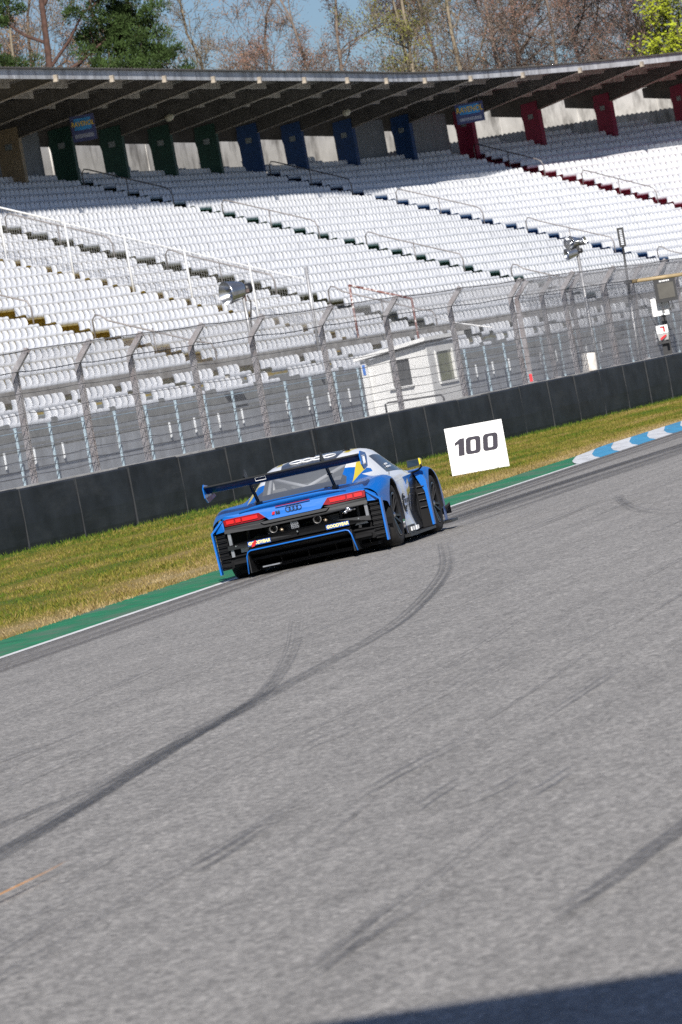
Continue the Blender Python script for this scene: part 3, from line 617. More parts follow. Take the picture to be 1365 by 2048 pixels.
m = MB().tube([(3.3, 168, 3.35), (4.0, 167, 3.0), (5.0, 165.4, 2.66)], .02, 6)
tag(m.build('stair_rail', WHITE, None, True), 'white sloping stair rail ending above the front concrete edge', 'rail')

# ------------------------------------------------------------------ small white marshal hut behind the fence
hut = empty('hut', 'small white marshal hut with a sloping roof behind the fence', 'hut', (2.47, 150, 0), R(-25))
HW = M('hut_white', (.68, .68, .67), .6, var=.07, scale=2, stain=(.5, .49, .47), stain_scale=(2, 2, .8), stain_lo=.55, stain_hi=.85)
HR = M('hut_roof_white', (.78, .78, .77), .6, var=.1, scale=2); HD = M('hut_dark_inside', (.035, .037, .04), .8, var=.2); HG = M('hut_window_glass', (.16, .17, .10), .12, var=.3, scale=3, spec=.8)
wx, wy = .83, 1.0   # half sizes; front wall at -wy (local)
m = MB(); zt = lambda x: 2.33 + .17 * (x + wx) / (2 * wx)
fx0, fx1, fz0, fz1 = -.23, .30, 1.55, 2.22
for a, b, z0, z1 in ((-wx, fx0, 0, None), (fx1, wx, 0, None), (fx0, fx1, 0, fz0)):
    za, zb_ = (zt(a), zt(b)) if z1 is None else (z1, z1)
    if z1 is None: m.prism([(a, -wy, 0), (b, -wy, 0), (b, -wy, za if False else zb_), (a, -wy, za)], (0, .06, 0))
    else: pass
m.prism([(fx0, -wy, 0), (fx1, -wy, 0), (fx1, -wy, fz0), (fx0, -wy, fz0)], (0, .06, 0)); m.prism([(fx0, -wy, fz1), (fx1, -wy, fz1), (fx1, -wy, zt(fx1)), (fx0, -wy, zt(fx0))], (0, .06, 0))
m.build('front_wall', HW, hut)
m = MB()
for y0, y1, z0, z1 in ((-wy + .065, -.5, 0, 2.5), (.5, wy, 0, 2.5), (-.5, .5, 0, 1.5), (-.5, .5, 2.25, 2.5)): m.box((wx - .03, (y0 + y1) / 2, (z0 + z1) / 2), (.06, y1 - y0, z1 - z0))
m.build('side_wall', HW, hut); MB().box((-wx + .03, .03, 1.15), (.06, 2 * wy - .07, 2.3)).build('side_wall', HW, hut); MB().box((0, wy - .03, 1.2), (2 * wx - .13, .06, 2.4)).build('rear_wall', HW, hut)
MB().box((wx - .045, 0, 1.875), (.02, .99, .74)).build('side_window', HG, hut)
MB().box((wx + .02, 0, 1.47), (.06, 1.1, .05)).box((wx + .015, -.53, 1.88), (.04, .06, .8)).box((wx + .015, .53, 1.88), (.04, .06, .8)).build('window_frame', HW, hut)
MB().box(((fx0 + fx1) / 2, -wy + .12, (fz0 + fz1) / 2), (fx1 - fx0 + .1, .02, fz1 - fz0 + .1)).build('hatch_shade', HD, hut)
MB().box(((fx0 + fx1) / 2, -wy - .05, fz0 - .02), (fx1 - fx0 + .12, .12, .05)).build('hatch_shelf', HW, hut)
m = MB(); m.prism([(-wx - .22, -wy - .3, 2.36), (wx + .12, -wy - .3, 2.57), (wx + .12, -wy - .3, 2.66), (-wx - .22, -wy - .3, 2.45)], (0, 2 * wy + .5, 0)); m.build('roof', HR, hut)
MB().box((-wx - .06, -wy - .06, 1.2), (.14, .14, 2.3)).build('corner_post', HW, hut); MB().box((-wx - .05, -wy - .14, 2.12), (.07, .02, .26)).build('blue_sticker', M('blue_sticker', (.03, .16, .55), .5), hut)
tb = MB().tube([(1.55, 148.2, 0), (1.55, 148.2, 1.2), (1.62, 148.2, 1.22), (2.95, 148.4, 1.18), (3.0, 148.4, 1.1), (3.0, 148.4, 0)], .025, 6)
tag(tb.build('guard_rail', CABLE, None, True), 'dark tubular guard rail in front of the white hut', 'rail')

# ------------------------------------------------------------------ horn loudspeakers on poles
CHROME = M('polished_aluminium', (.46, .47, .49), .22, metal=.9, var=.15, scale=5)
def horn(root, c, ax, R0, L0):
    ax = Vector(ax).normalized(); c = Vector(c)
    h = MB().lathe([(R0 * .98, L0 * .5), (R0, L0 * .5), (R0 * .97, L0 * .40), (R0 * .88, L0 * .15), (R0 * .80, -.1 * L0), (R0 * .74, -.28 * L0), (R0 * .6, -.42 * L0), (0.001, -.45 * L0)], c, ax, 20).build('horn', CHROME, root, True)
    MB().lathe([(R0 * .985, L0 * .5), (R0 * .70, L0 * .14), (R0 * .42, -.08 * L0), (.001, -.12 * L0)], c, ax, 20).build('throat', CHROME, h, True)
    MB().lathe([(R0 * .28, L0 * .0), (R0 * .22, L0 * .22), (.001, L0 * .26)], c, ax, 14).build('plug', CHROME, h, True)
    MB().lathe([(.001, -.50 * L0), (R0 * .42, -.5 * L0), (R0 * .42, -.85 * L0), (.001, -.87 * L0)], c, ax, 14).build('driver', BLACK, h, True)
s1 = empty('loudspeaker', 'big silver horn loudspeaker on a pole behind the fence at left', 'loudspeaker', (-1.19, 123.6, 0), 0, 'horn loudspeakers')
MB().tube([(0, 0, 0), (0, 0, 3.4), (.0, 0, 4.0)], .04, 8).build('pole', GALV, s1, True); horn(s1, (-.16, -.05, 4.17), (-.80, -.55, -.05), .25, .46)
MB().tube([(.08, -.04, 4.05), (.13, -.04, 3.9), (.10, -.04, 3.7), (.06, -.04, 3.5), (.06, -.04, 3.1)], .016, 6).build('cable', CABLE, s1, True); MB().box((.02, 0, 4.0), (.07, .07, .14)).box((.08, .02, 4.14), (.12, .12, .07)).build('bracket', M('rusty_bracket', (.08, .055, .05), .6), s1)
s2 = empty('loudspeaker', 'cluster of silver horn loudspeakers on a tall pole at right', 'loudspeaker', (6.92, 149, 0), 0, 'horn loudspeakers')
MB().tube([(0, 0, 0), (0, 0, 4.05)], .045, 8).build('pole', GALV, s2, True); horn(s2, (-.07, -.05, 4.32), (-.55, -.65, .05), .17, .34); horn(s2, (-.14, -.10, 4.06), (-.9, -.3, -.1), .15, .32); horn(s2, (.12, .05, 4.30), (.8, -.3, .1), .11, .26)
MB().box((0, 0, 4.12), (.14, .14, .2)).build('bracket', BLACK, s2)

# ------------------------------------------------------------------ signal mast, monitor and boards at right
ms = empty('signal_mast', 'grey mast with a black light panel on top and a beige cross bar', 'mast', (8.2, 153.9, 0))
MB().tube([(0, 0, .2), (.08, 0, 3.2)], .06, 10).build('pole', GALV, ms, True); MB().tube([(.06, -.07, 2.7), (.12, -.05, 4.1)], .03, 8).build('upper_pole', BLACK, ms, True)
MB().box((.12, -.05, 4.3), (.17, .07, .50)).build('light_panel', BLACK, ms); m = MB()
for k in range(9): m.box((.12, -.09, 4.12 + k * .045), (.07, .014, .026))
m.build('light_slots', M('pale_slots', (.62, .64, .68), .4), ms)
MB().tube([(.09, -.05, 3.14), (1.55, -.05, 3.09)], .05, 10).build('cross_bar', M('beige_tube', (.33, .25, .14), .6, var=.2), ms, True)
for z in (2.75, 3.15): MB().box((.09, -.04, z), (.2, .16, .06)).build('clamp', BLACK, ms)
mo = empty('monitor', 'black framed monitor hanging under the beige bar', 'monitor', (9.29, 155.4, 2.79))
MB().box((0, 0, 0), (.56, .10, .62)).build('case', BLACK, mo); MB().box((0.01, -.053, -.02), (.42, .012, .40)).build('screen', M('dull_screen', (.085, .08, .07), .35, var=.15), mo)
m = MB()
for q, wd in ((-.11, .05), (-.05, .03), (0, .05), (.06, .04), (.11, .03)): m.box((q, -.054, .235), (wd, .008, .035))
m.build('maker_mark', WHITE, mo); MB().tube([(.1, 0, -.3), (.12, 0, -.45), (.02, 0, -.5), (-.2, 0, -.46)], .012, 5).build('lead', CABLE, mo)
MB().bar((-.16, .02, -.3), (-.13, .02, -.6), .04, .03).bar((.02, .02, -.3), (.05, .02, -.58), .04, .03).build('mount_prong', BLACK, mo)
MB().bar((-.2, 0, .3), (-.2, 0, .36), .04, .04).bar((.2, 0, .3), (.2, 0, .36), .04, .04).build('hanger', BLACK, mo)
wb = empty('marker_board', 'white square marker board behind the hanging monitor', 'board', (9.09, 155.7, 2.38)); MB().box((0, 0, 0), (.46, .04, .46)).build('panel', WHITE, wb); MB().box((.05, .05, -.9), (.12, .06, 1.9)).build('post', BLACK, wb)
RED = M('red_print', (.62, .02, .03), .5, var=.1)
bx = empty('marker_box', 'small white box with red strokes on a black stand', 'box', (9.02, 155.5, 1.71))
MB().prism([(-.15, -.12, -.02), (.15, -.12, -.02), (.15, -.12, .19), (-.15, -.12, .19)], (0, .24, 0)).build('upper_case', WHITE, bx); MB().prism([(-.15, -.12, -.03), (.15, -.12, -.03), (.13, .02, -.2), (-.11, .02, -.2)], (0, .1, 0)).build('lower_case', WHITE, bx)
m = MB(); m.bar((-.05, -.123, .14), (.06, -.123, .14), .01, .04, up=(0, 0, 1)); m.bar((.045, -.123, .16), (.05, -.123, .01), .05, .01, up=(0, 1, 0)); m.build('red_stroke', RED, bx)
MB().bar((-.07, -.05, -.17), (.08, -.09, -.07), .01, .05, up=(0, 0, 1)).build('red_stroke', RED, bx); MB().box((.0, .06, -.95), (.12, .08, 1.5)).box((0, 0, -.26), (.3, .2, .06)).build('stand', BLACK, bx)
tag(MB().lathe([(.001, 0), (.20, 0), (.19, .5), (.17, .95), (.001, .96)], (6.62, 147.6, .6), (.06, 0, 1), 14).build('barrel', M('cream_sack', (.72, .68, .62), .8, var=.2, scale=5, stain=(.35, .3, .26), stain_scale=(4, 4, 2), stain_lo=.5, stain_hi=.75), None, True), 'cream upright drum behind the fence under the loudspeaker cluster', 'drum')
tag(MB().box((4.97, 141.6, 1.24), (.07, .03, .18)).build('warning_flash', RED), 'small red plate low on a fence post', 'plate')

# ------------------------------------------------------------------ 100 m board
sg = empty('distance_board', 'white board reading 100 standing on the grass', 'sign', (2.525, 104.4, 0), R(0))
MB().box((0, 0, .42), (1.01, .035, .83)).build('panel', M('board_white', (.86, .86, .86), .5, var=.03), sg); MB().bar((-.3, .03, .75), (-.3, .42, -.02), .04, .04).bar((.3, .03, .75), (.3, .42, -.02), .04, .04).build('prop', GALV, sg)
NAVY = M('dark_digit', (.02, .016, .03), .5)
def rr_poly(cx, cz, w_, h_, r_, sh=.14, n=5):
    P = []
    for (sx, sz, a0) in ((1, 1, 0), (-1, 1, 90), (-1, -1, 180), (1, -1, 270)):
        for k in range(n + 1):
            a = R(a0 + 90 * k / n); x = sx * (w_ / 2 - r_) + r_ * math.cos(a); z = sz * (h_ / 2 - r_) + r_ * math.sin(a); P.append((cx + x + sh * z, cz + z))
    return P
def zero(cx, cz):
    o = rr_poly(cx, cz, .262, .295, .06); i_ = rr_poly(cx, cz, .085, .190, .022); n = len(o); m = MB(); V = [(x, -.0185, z) for x, z in o + i_] + [(x, -.0235, z) for x, z in o + i_]
    F = []
    for k in range(n):
        l = (k + 1) % n; F += [(2 * n + k, 2 * n + l, 3 * n + l, 3 * n + k), (k, l, 2 * n + l, 2 * n + k), (n + k, 3 * n + k, 3 * n + l, n + l)]
    m.add(V, F); return m
cz = .475
m = MB(); sh = .14; pts = [(-.05, -.148), (.055, -.148), (.055, .148), (-.02, .148), (-.115, .085), (-.115, .035), (-.05, .06)]
m.prism([(-.265 + x + sh * z, -.0185, cz + z) for x, z in pts], (0, -.005, 0)); m.build('digit', NAVY, sg); zero(-.055, cz).build('digit', NAVY, sg); zero(.25, cz + .005).build('digit', NAVY, sg)

# ------------------------------------------------------------------ unseen bridge added over the camera position to cast the foreground shadow
fb = empty('shadow_bridge', 'unseen grey concrete bridge added to shade the foreground', 'bridge', (0, 0, 0)); zb_ = 8.6; tanE = math.tan(SUN_EL); yb = 18.3 - zb_ / tanE
rot = Matrix.Rotation(R(-17), 3, 'Z')
MB().box((.5, yb - 1.6, zb_ - .6), (44, 3.2, 1.2), rot).build('deck', CONCRETE, fb)
MB().box((-19, yb + 3.1, 4), (1.2, 2.6, 8), rot).build('pier', CONCRETE, fb); MB().box((20, yb - 6.5, 4), (1.2, 2.6, 8), rot).build('pier', CONCRETE, fb)

# ------------------------------------------------------------------ trees behind the stand
BARK = M('grey_bark', (.16, .125, .10), .9, var=.3, scale=4); BARK_P = M('reddish_pine_bark', (.075, .04, .03), .9, var=.35, scale=5); BARK_B = M('pale_bark', (.20, .165, .115), .9, var=.25, scale=5)
def leaf_mat(name, c, var=.35, tr=.25):
    m, t, b = new_mat(name); N = t.nodes.new; K = t.links.new
    tc = N('ShaderNodeTexCoord'); n = N('ShaderNodeTexNoise'); n.inputs['Scale'].default_value = .9; n.inputs['Detail'].default_value = 6; K(tc.outputs['Object'], n.inputs['Vector'])
    r = N('ShaderNodeValToRGB'); r.color_ramp.elements[0].position = .32; r.color_ramp.elements[1].position = .68; r.color_ramp.elements[0].color = (*[x * (1 - var) for x in c], 1); r.color_ramp.elements[1].color = (*[x * (1 + var) for x in c], 1)
    K(n.outputs[0], r.inputs[0]); K(r.outputs[0], b.inputs['Base Color']); b.inputs['Roughness'].default_value = .75; b.inputs['Specular IOR Level'].default_value = .15
    return m
BUD_R = leaf_mat('reddish_buds', (.21, .115, .085)); BUD_B = leaf_mat('brown_buds', (.24, .145, .085)); LEAF_Y = leaf_mat('young_yellow_green_leaves', (.17, .17, .04)); LEAF_G = leaf_mat('bright_spring_leaves', (.27, .31, .022)); NEEDLE = leaf_mat('pine_needles', (.042, .070, .020), .55)
def decid(seed, ht, spread, leaf_size, per_twig, twl=1.0, up=.35, fork=.28, dn=6):
    r = rnd(seed); wood = MB(); LV = []; LF = []
    def leaves(p, n, rad):
        for _ in range(n):
            c = p + Vector((r.gauss(0, rad), r.gauss(0, rad), r.gauss(0, rad))); a = Vector((r.gauss(0, 1), r.gauss(0, 1), r.gauss(0, 1))).normalized(); b = a.orthogonal().normalized(); s_ = leaf_size * r.uniform(.5, 1.3); o = len(LV)
            LV.extend([c - a * s_, c + b * s_ * .6, c + a * s_, c - b * s_ * .6]); LF.append((o, o + 1, o + 2, o + 3))
    def br(p, d, ln, rad, lv):
        n = 4 if lv < 3 else 3; pts = [p.copy()]; rs = [rad]; q = p.copy(); dd = d.copy()
        for i in range(n):
            dd = (dd + Vector((r.gauss(0, .17), r.gauss(0, .17), r.gauss(0, .14) + up * .16))).normalized(); q = q + dd * ln / n; pts.append(q.copy()); rs.append(max(.012, rad * (1 - .62 * (i + 1) / n)))
        wood.tube(pts, rs, 6 if lv < 2 else (4 if lv < 3 else 3), cap=False)
        if lv == 4:
            leaves(pts[-1], per_twig, .16 * twl); leaves(pts[-2], per_twig // 2, .16 * twl); return
        nc = (0, dn, dn, 5)[lv] if lv else 0
        for c in range(nc):
            f_ = r.uniform(.25, 1.0) if c else 1.; i = min(n - 1, int(f_ * n)); pp = pts[i].lerp(pts[i + 1], f_ * n - i) if f_ < 1 else pts[-1]
            ax = dd.orthogonal().normalized(); ax.rotate(Matrix.Rotation(r.uniform(0, 6.28), 3, dd)); ang = r.uniform(.35, 1.0); nd = (dd * math.cos(ang) + ax * math.sin(ang)).normalized()
            br(pp, nd, ln * r.uniform(.48, .68), rs[i] * r.uniform(.42, .6), lv + 1)
    # stem
    pts = [Vector((0, 0, 0))]; rs = [.34]; q = Vector((0, 0, 0)); n = 10
    for i in range(n): q = q + Vector((r.gauss(0, .18), r.gauss(0, .18), ht * .82 / n)); pts.append(q.copy()); rs.append(.34 * (1 - .78 * (i + 1) / n))
    wood.tube(pts, rs, 8, cap=False)
    for k in range(15):
        f_ = r.uniform(fork, 1.); i = min(n - 1, int(f_ * n)); pp = pts[i].lerp(pts[i + 1], f_ * n - i); a = r.uniform(0, 6.28) ; e = r.uniform(.25, .95); d = Vector((math.cos(a) * math.cos(e), math.sin(a) * math.cos(e), math.sin(e)))
        br(pp, d, spread * r.uniform(.6, 1.1) * (1.25 - .6 * f_), rs[i] * .5, 1)
    br(pts[-1], Vector((0, 0, 1)), ht * .25, .09, 1)
    return wood, LV, LF
def proto(name, seed, ht, spread, ls, pt, bark, leaf, **kw):
    wood, LV, LF = decid(seed, ht, spread, ls, pt, **kw); return wood.mesh(name + '_trunk', bark, True), np_mesh(name + '_crown', [tuple(v) for v in LV], LF, leaf)
TP = {'red': proto('red', 11, 25, 5.2, .05, 4, BARK, BUD_R), 'brown': proto('brown', 23, 26, 5.6, .045, 4, BARK, BUD_B), 'yellow': proto('yellow', 37, 23, 3.4, .055, 2, BARK_B, LEAF_Y, up=.8), 'green': proto('green', 41, 23, 5.0, .11, 6, BARK, LEAF_G), 'dark': proto('dark', 59, 27, 6.2, .045, 3, M('dark_bark', (.055, .045, .042), .9), BUD_R)}
TP['bare'] = proto('bare', 71, 26, 6.0, .05, 2, BARK_B, BUD_B)
TREES = [  # kind, x, y, scale, turn, label
 ('brown', -15.4, 285, .95, .3, 'bare brown tree at the far left behind the pine'), ('yellow', -12.0, 275, .92, 1.0, 'thin olive tinged tree just left of the pine trunk'),
 ('bare', -7.5, 292, .95, 5.0, 'pale bare tree directly behind the pine'), ('bare', -2.3, 282, .84, 4.2, 'pale bare tree with crooked limbs just right of the pine'),
 ('red', 1.9, 285, .82, .2, 'small reddish budding tree with open branches right of the pine'), ('red', 4.2, 292, .90, 3.3, 'reddish budding tree just left of the yellowish pair'),
 ('yellow', 6.0, 276, .92, 2.0, 'slender yellow green tree near the middle of the roof'), ('yellow', 7.7, 282, .95, 4.4, 'second slender yellow green tree right of the middle'),
 ('bare', 9.2, 292, .92, 1.2, 'grey bare tree right of the yellowish pair'), ('brown', .2, 300, .84, 2.2, 'brown tree with fine twigs behind the small reddish one'), ('red', 8.4, 300, .92, 5.2, 'reddish tree half hidden behind the second yellow green one'), ('red', 13.6, 282, .80, 1.1, 'rust brown budding tree left of the dark forked one'), ('brown', -11.2, 298, .98, 2.6, 'brown tree behind the thin olive tinged one'), ('red', 11.2, 284, .86, 4.0, 'rust red budding tree above the blue pillars'),
 ('brown', 12.8, 296, .90, 3.9, 'dense brown tree right of the rust red one'), ('dark', 15.2, 288, .82, 2.4, 'dark forked tree against blue sky'),
 ('brown', 18.3, 300, .84, .9, 'brown tree left of the bright green one'), ('green', 20.9, 284, .84, .5, 'bright spring green tree at the far right'), ('yellow', 19.2, 290, .80, 3.1, 'yellow green tree beside the bright green one')]
SEEN = {}
for kind, x, y, s_, a, lab in TREES:
    root = empty({'brown': 'bare_tree', 'bare': 'bare_tree', 'red': 'budding_tree', 'dark': 'budding_tree', 'yellow': 'young_leafed_tree', 'green': 'leafy_tree'}[kind], lab, 'tree', (x, y, 0), a, 'trees behind the grandstand'); root.scale = (s_, s_, s_)
    wm, lm = TP[kind]; link('trunk', wm, root); link('crown', lm, root)
def pine():
    r = rnd(77); root = empty('pine_tree', 'pine with dark green needles and a reddish trunk at left', 'tree', (-9.0, 258, 0), 0, 'trees behind the grandstand'); wood = MB(); V = []; F = []; root.scale = (.8, .9, 1)
    wood.tube([(0, 0, 0), (.1, 0, 6), (-.1, 0, 12), (-.15, 0, 15), (.15, 0, 18), (.35, 0, 21), (.1, 0, 24)], [.3, .27, .24, .21, .18, .14, .06], 10, cap=False)
    def clump(c, rad, n):
        for _ in range(n):
            d = Vector((r.gauss(0, 1), r.gauss(0, 1), r.gauss(.15, .8))).normalized(); rr_ = rad * r.random() ** .4; p = c + Vector((d.x * rr_, d.y * rr_, d.z * rr_ * .6))
            ndl = (d + Vector((r.gauss(0, .5), r.gauss(0, .5), .5 + r.gauss(0, .4)))).normalized(); sdv = ndl.orthogonal().normalized(); sdv.rotate(Matrix.Rotation(r.uniform(0, 6.28), 3, ndl)); l_ = r.uniform(.10, .22); w_ = r.uniform(.018, .04); o = len(V)
            V.extend([p - sdv * w_, p + sdv * w_, p + ndl * l_]); F.append((o, o + 1, o + 2))
    limbs = [((.0, 0, 13.2), (2.4, .3, 14.3), (4.0, .2, 13.6)), ((.05, 0, 14.6), (2.6, -.5, 16.6), (5.2, -.3, 16.6)), ((.1, 0, 16.), (2.2, .6, 17.8), (4.8, .8, 18.6)), ((.2, 0, 17.4), (2.4, -.4, 19.4), (4.6, -.6, 20.2)), ((.0, 0, 14.2), (3.2, -.4, 15.2), (5.6, -.8, 14.6)),
             ((.2, 0, 18.4), (-1.8, .5, 19.6), (-3.4, .6, 20.4)), ((.3, 0, 20), (1.8, .2, 21.6), (3.4, .2, 22.4)), ((.3, 0, 20.5), (-1.6, -.4, 22), (-3, -.6, 22.6)), ((.15, 0, 22.), (1., 0, 23.6), (1.8, .2, 24.8)), ((0, 0, 15.4), (-1.4, .5, 16.8), (-2.6, .7, 17.6)), ((.1, 0, 16.8), (3.4, .1, 16.4), (6.3, .2, 16.2)), ((.1, 0, 16.8), (3.4, .4, 18.2), (6.1, .5, 18.0))]
    for a, b, c in limbs:
        a, b, c = Vector(a), Vector(b), Vector(c); pts = [a, a.lerp(b, .55) + Vector((0, 0, -.15)), b, b.lerp(c, .6), c]; wood.tube(pts, [.085, .07, .05, .035, .015], 6, cap=False)
        left = c.x < 0
        for k in range(27 if not left else 16):
            f_ = r.uniform(.35, 1.05); p = (a.lerp(b, f_ * 2) if f_ < .5 else b.lerp(c, f_ * 2 - 1)); e = p + Vector((r.uniform(-.9, 1.1), r.uniform(-1.4, 1.4), r.uniform(-.35, 1.15))); wood.tube([p, p.lerp(e, .5) + Vector((0, 0, -.06)), e], [.03, .02, .01], 4, cap=False)
            if f_ > .42: clump(e, r.uniform(.35, .8), 300)
    wood.build('trunk', BARK_P, root, True); link('crown', np_mesh('crown', [tuple(v) for v in V], F, NEEDLE), root)
pine()

# ------------------------------------------------------------------ the race car (local axes: x right, y forward, z up, origin on the ground under the rear axle)
CAR_H = R(10.9); CAR_R = R(2.2)
car = empty('race_car', 'blue white and black race car with a big rear wing on the track', 'car')
_cf = Vector((math.sin(CAR_H), math.cos(CAR_H), 0)); _c0 = Vector((math.cos(CAR_H), -math.sin(CAR_H), 0)); _cx = _c0 * math.cos(CAR_R) + Vector((0, 0, 1)) * math.sin(CAR_R); _cz = _cx.cross(_cf)
car.matrix_world = basis(_cx, _cf, _cz, (-.325, 67.75, .030))
BLUE = (.001, .118, .46); WHT = (.78, .79, .80); BLK = (.022, .023, .026); YEL = (.66, .52, .02); GRY = (.05, .054, .062)
def paint(name, c, rough=.28, coat=.8, spec=.5):
    m, t, b = new_mat(name); b.inputs['Base Color'].default_value = (*c, 1); b.inputs['Roughness'].default_value = rough; b.inputs['Coat Weight'].default_value = coat; b.inputs['Coat Roughness'].default_value = .05; b.inputs['Specular IOR Level'].default_value = spec
    n = t.nodes.new('ShaderNodeTexNoise'); n.inputs['Scale'].default_value = 14; mr = t.nodes.new('ShaderNodeMapRange'); mr.inputs[3].default_value = rough * .8; mr.inputs[4].default_value = rough * 1.5; t.links.new(n.outputs[0], mr.inputs[0]); t.links.new(mr.outputs[0], b.inputs['Roughness']); return m
def livery():
    m, t, b = new_mat('livery_paint'); N = t.nodes.new; K = t.links.new
    tc = N('ShaderNodeTexCoord'); sx = N('ShaderNodeSeparateXYZ'); K(tc.outputs['Object'], sx.inputs[0]); ab = N('ShaderNodeMath'); ab.operation = 'ABSOLUTE'; K(sx.outputs[0], ab.inputs[0])
    A = {'x': ab.outputs[0], 'y': sx.outputs[1], 'z': sx.outputs[2], 'X': sx.outputs[0]}
    def lin(terms, c):        # sum(k*axis)+c > 0
        prev = None
        for ax, k in terms:
            n = N('ShaderNodeMath'); n.operation = 'MULTIPLY_ADD'; K(A[ax], n.inputs[0]); n.inputs[1].default_value = k
            if prev is None: n.inputs[2].default_value = c
            else: K(prev, n.inputs[2])
            prev = n.outputs[0]
        g = N('ShaderNodeMath'); g.operation = 'GREATER_THAN'; K(prev, g.inputs[0]); g.inputs[1].default_value = 0; return g.outputs[0]
    def AND(L_):
        o = L_[0]
        for q in L_[1:]:
            n = N('ShaderNodeMath'); n.operation = 'MULTIPLY'; K(o, n.inputs[0]); K(q, n.inputs[1]); o = n.outputs[0]
        return o
    def poly(a, c, pts, extra=()):
        ar = sum(pts[i][0] * pts[(i + 1) % len(pts)][1] - pts[(i + 1) % len(pts)][0] * pts[i][1] for i in range(len(pts))); s_ = 1 if ar > 0 else -1; L_ = []
        for i in range(len(pts)):
            (px, py), (qx, qy) = pts[i], pts[(i + 1) % len(pts)]; ex, ey = (qx - px) * s_, (qy - py) * s_
            L_.append(lin([(a, -ey), (c, ex)], -ex * py + ey * px))
        return AND(L_ + [lin([(ax, k)], cc) for ax, k, cc in extra])
    out = None
    def layer(mask, c):
        nonlocal out
        x = N('ShaderNodeMixRGB'); K(mask, x.inputs[0])
        if out is None: x.inputs[1].default_value = (*BLUE, 1)
        else: K(out, x.inputs[1])
        x.inputs[2].default_value = (*c, 1); out = x.outputs[0]
    side = ('x', 1, -.60)
    # white: rear pillar, shoulder under the window, quarter panel and sill
    layer(poly('y', 'z', [(.52, .80), (2.3, .80), (2.3, 1.3), (.52, 1.3)]), WHT)
    layer(poly('y', 'z', [(.10, .985), (.54, .905), (.54, 1.3), (.10, 1.3)], [('x', 1, -.45)]), WHT)
    layer(poly('y', 'z', [(.28, .80), (.54, .80), (.54, .91)], [('x', 1, -.45)]), WHT)
    layer(poly('y', 'z', [(.44, .05), (1.36, .05), (1.40, .60), (1.30, .80), (1.2, .87), (.44, .87)], [side]), WHT)
    layer(poly('y', 'z', [(.10, .87), (.16, .79), (.44, .60), (.46, .87)], [side]), WHT)
    layer(poly('y', 'z', [(.36, .66), (.45, .40), (.45, .66)], [side]), WHT)
    layer(poly('y', 'z', [(1.0, .72), (2.15, .735), (2.35, .87), (.9, .87)], [side]), WHT)
    # black door front, vent behind the front wheel, roof centre
    layer(poly('y', 'z', [(1.36, .05), (2.23, .05), (2.23, .70), (2.1, .735), (1.40, .60)], [('x', 1, -.7)]), BLK)
    layer(poly('x', 'y', [(-.1, .35), (.40, .35), (.36, .8), (.42, 1.3), (.30, 1.95), (-.1, 1.95)], [('z', 1, -.97)]), GRY)
    layer(poly('x', 'y', [(.36, .80), (.43, .78), (.47, 1.30), (.43, 1.32)], [('z', 1, -.97)]), YEL)
    # grey engine cover frame round the rear window
    layer(poly('x', 'y', [(-.1, -.36), (.60, -.36), (.60, -.20), (.52, -.10), (.50, .1), (-.1, .1)], [('z', 1, -.76)]), (.075, .085, .105))
    # yellow flash on the rear pillar and on the door
    layer(poly('x', 'y', [(.615, -.36), (.565, .40), (.60, .60), (.665, .40)], [('z', 1, -.76)]), YEL)
    layer(poly('y', 'z', [(1.30, .50), (1.66, .54), (1.68, .70), (1.30, .60)], [('x', 1, -.7)]), YEL)
    layer(poly('y', 'z', [(1.36, .575), (1.60, .60), (1.62, .64), (1.36, .625)], [('x', 1, -.7)]), WHT)
    layer(poly('y', 'z', [(1.92, .74), (2.02, .74), (2.10, .83), (2.0, .83)], [('x', 1, -.7)]), YEL)
    K(out, b.inputs['Base Color']); b.inputs['Roughness'].default_value = .32; b.inputs['Specular IOR Level'].default_value = .25; b.inputs['Coat Weight'].default_value = .35; b.inputs['Coat Roughness'].default_value = .05
    return m
LIV = livery(); C_BLUE = paint('blue_paint', BLUE, .3, .4); C_SHADE_BLUE = paint('shaded_blue_paint', (.002, .013, .06), .45, .15, .3); C_BLK = M('carbon_black', (.010, .0105, .012), .42, var=.2, scale=30, spec=.5); C_MAT = M('matte_black', (.005, .005, .006), .75, var=.2, spec=.25); C_WHT = paint('car_white', WHT); C_YEL = paint('car_yellow', YEL); C_GRY = M('bare_grey_metal', (.26, .27, .29), .4, metal=.7, var=.2, scale=12); C_SIL = M('bright_exhaust_metal', (.62, .62, .64), .22, metal=1, var=.12, scale=10)  # the wing's deep blue has the shade of its underside painted in
TYRE = M('tyre_rubber', (.022, .021, .021), .8, var=.3, scale=18, spec=.3); C_RED = paint('lamp_red', (.22, .002, .008), .12, 1.); C_RED2 = paint('lamp_red_bright', (.55, .012, .018), .15, 1.); C_NAVY = paint('sticker_blue', (.01, .075, .33), .4, .2); C_CRM = paint('sticker_cream', (.86, .72, .30), .4, .2)
def glass(name, c, a):
    m, t, b = new_mat(name); b.inputs['Base Color'].default_value = (*c, 1); b.inputs['Roughness'].default_value = .07; b.inputs['Alpha'].default_value = a; b.inputs['Specular IOR Level'].default_value = .7
    n = t.nodes.new('ShaderNodeTexNoise'); n.inputs['Scale'].default_value = 5; mr = t.nodes.new('ShaderNodeMapRange'); mr.inputs[3].default_value = .04; mr.inputs[4].default_value = .16; t.links.new(n.outputs[0], mr.inputs[0]); t.links.new(mr.outputs[0], b.inputs['Roughness']); return m
G_REAR = glass('hazy_rear_glass', (.30, .32, .35), .42); G_SIDE = glass('dark_side_glass', (.05, .055, .065), .75); G_FRONT = glass('windscreen_glass', (.05, .06, .07), .5)
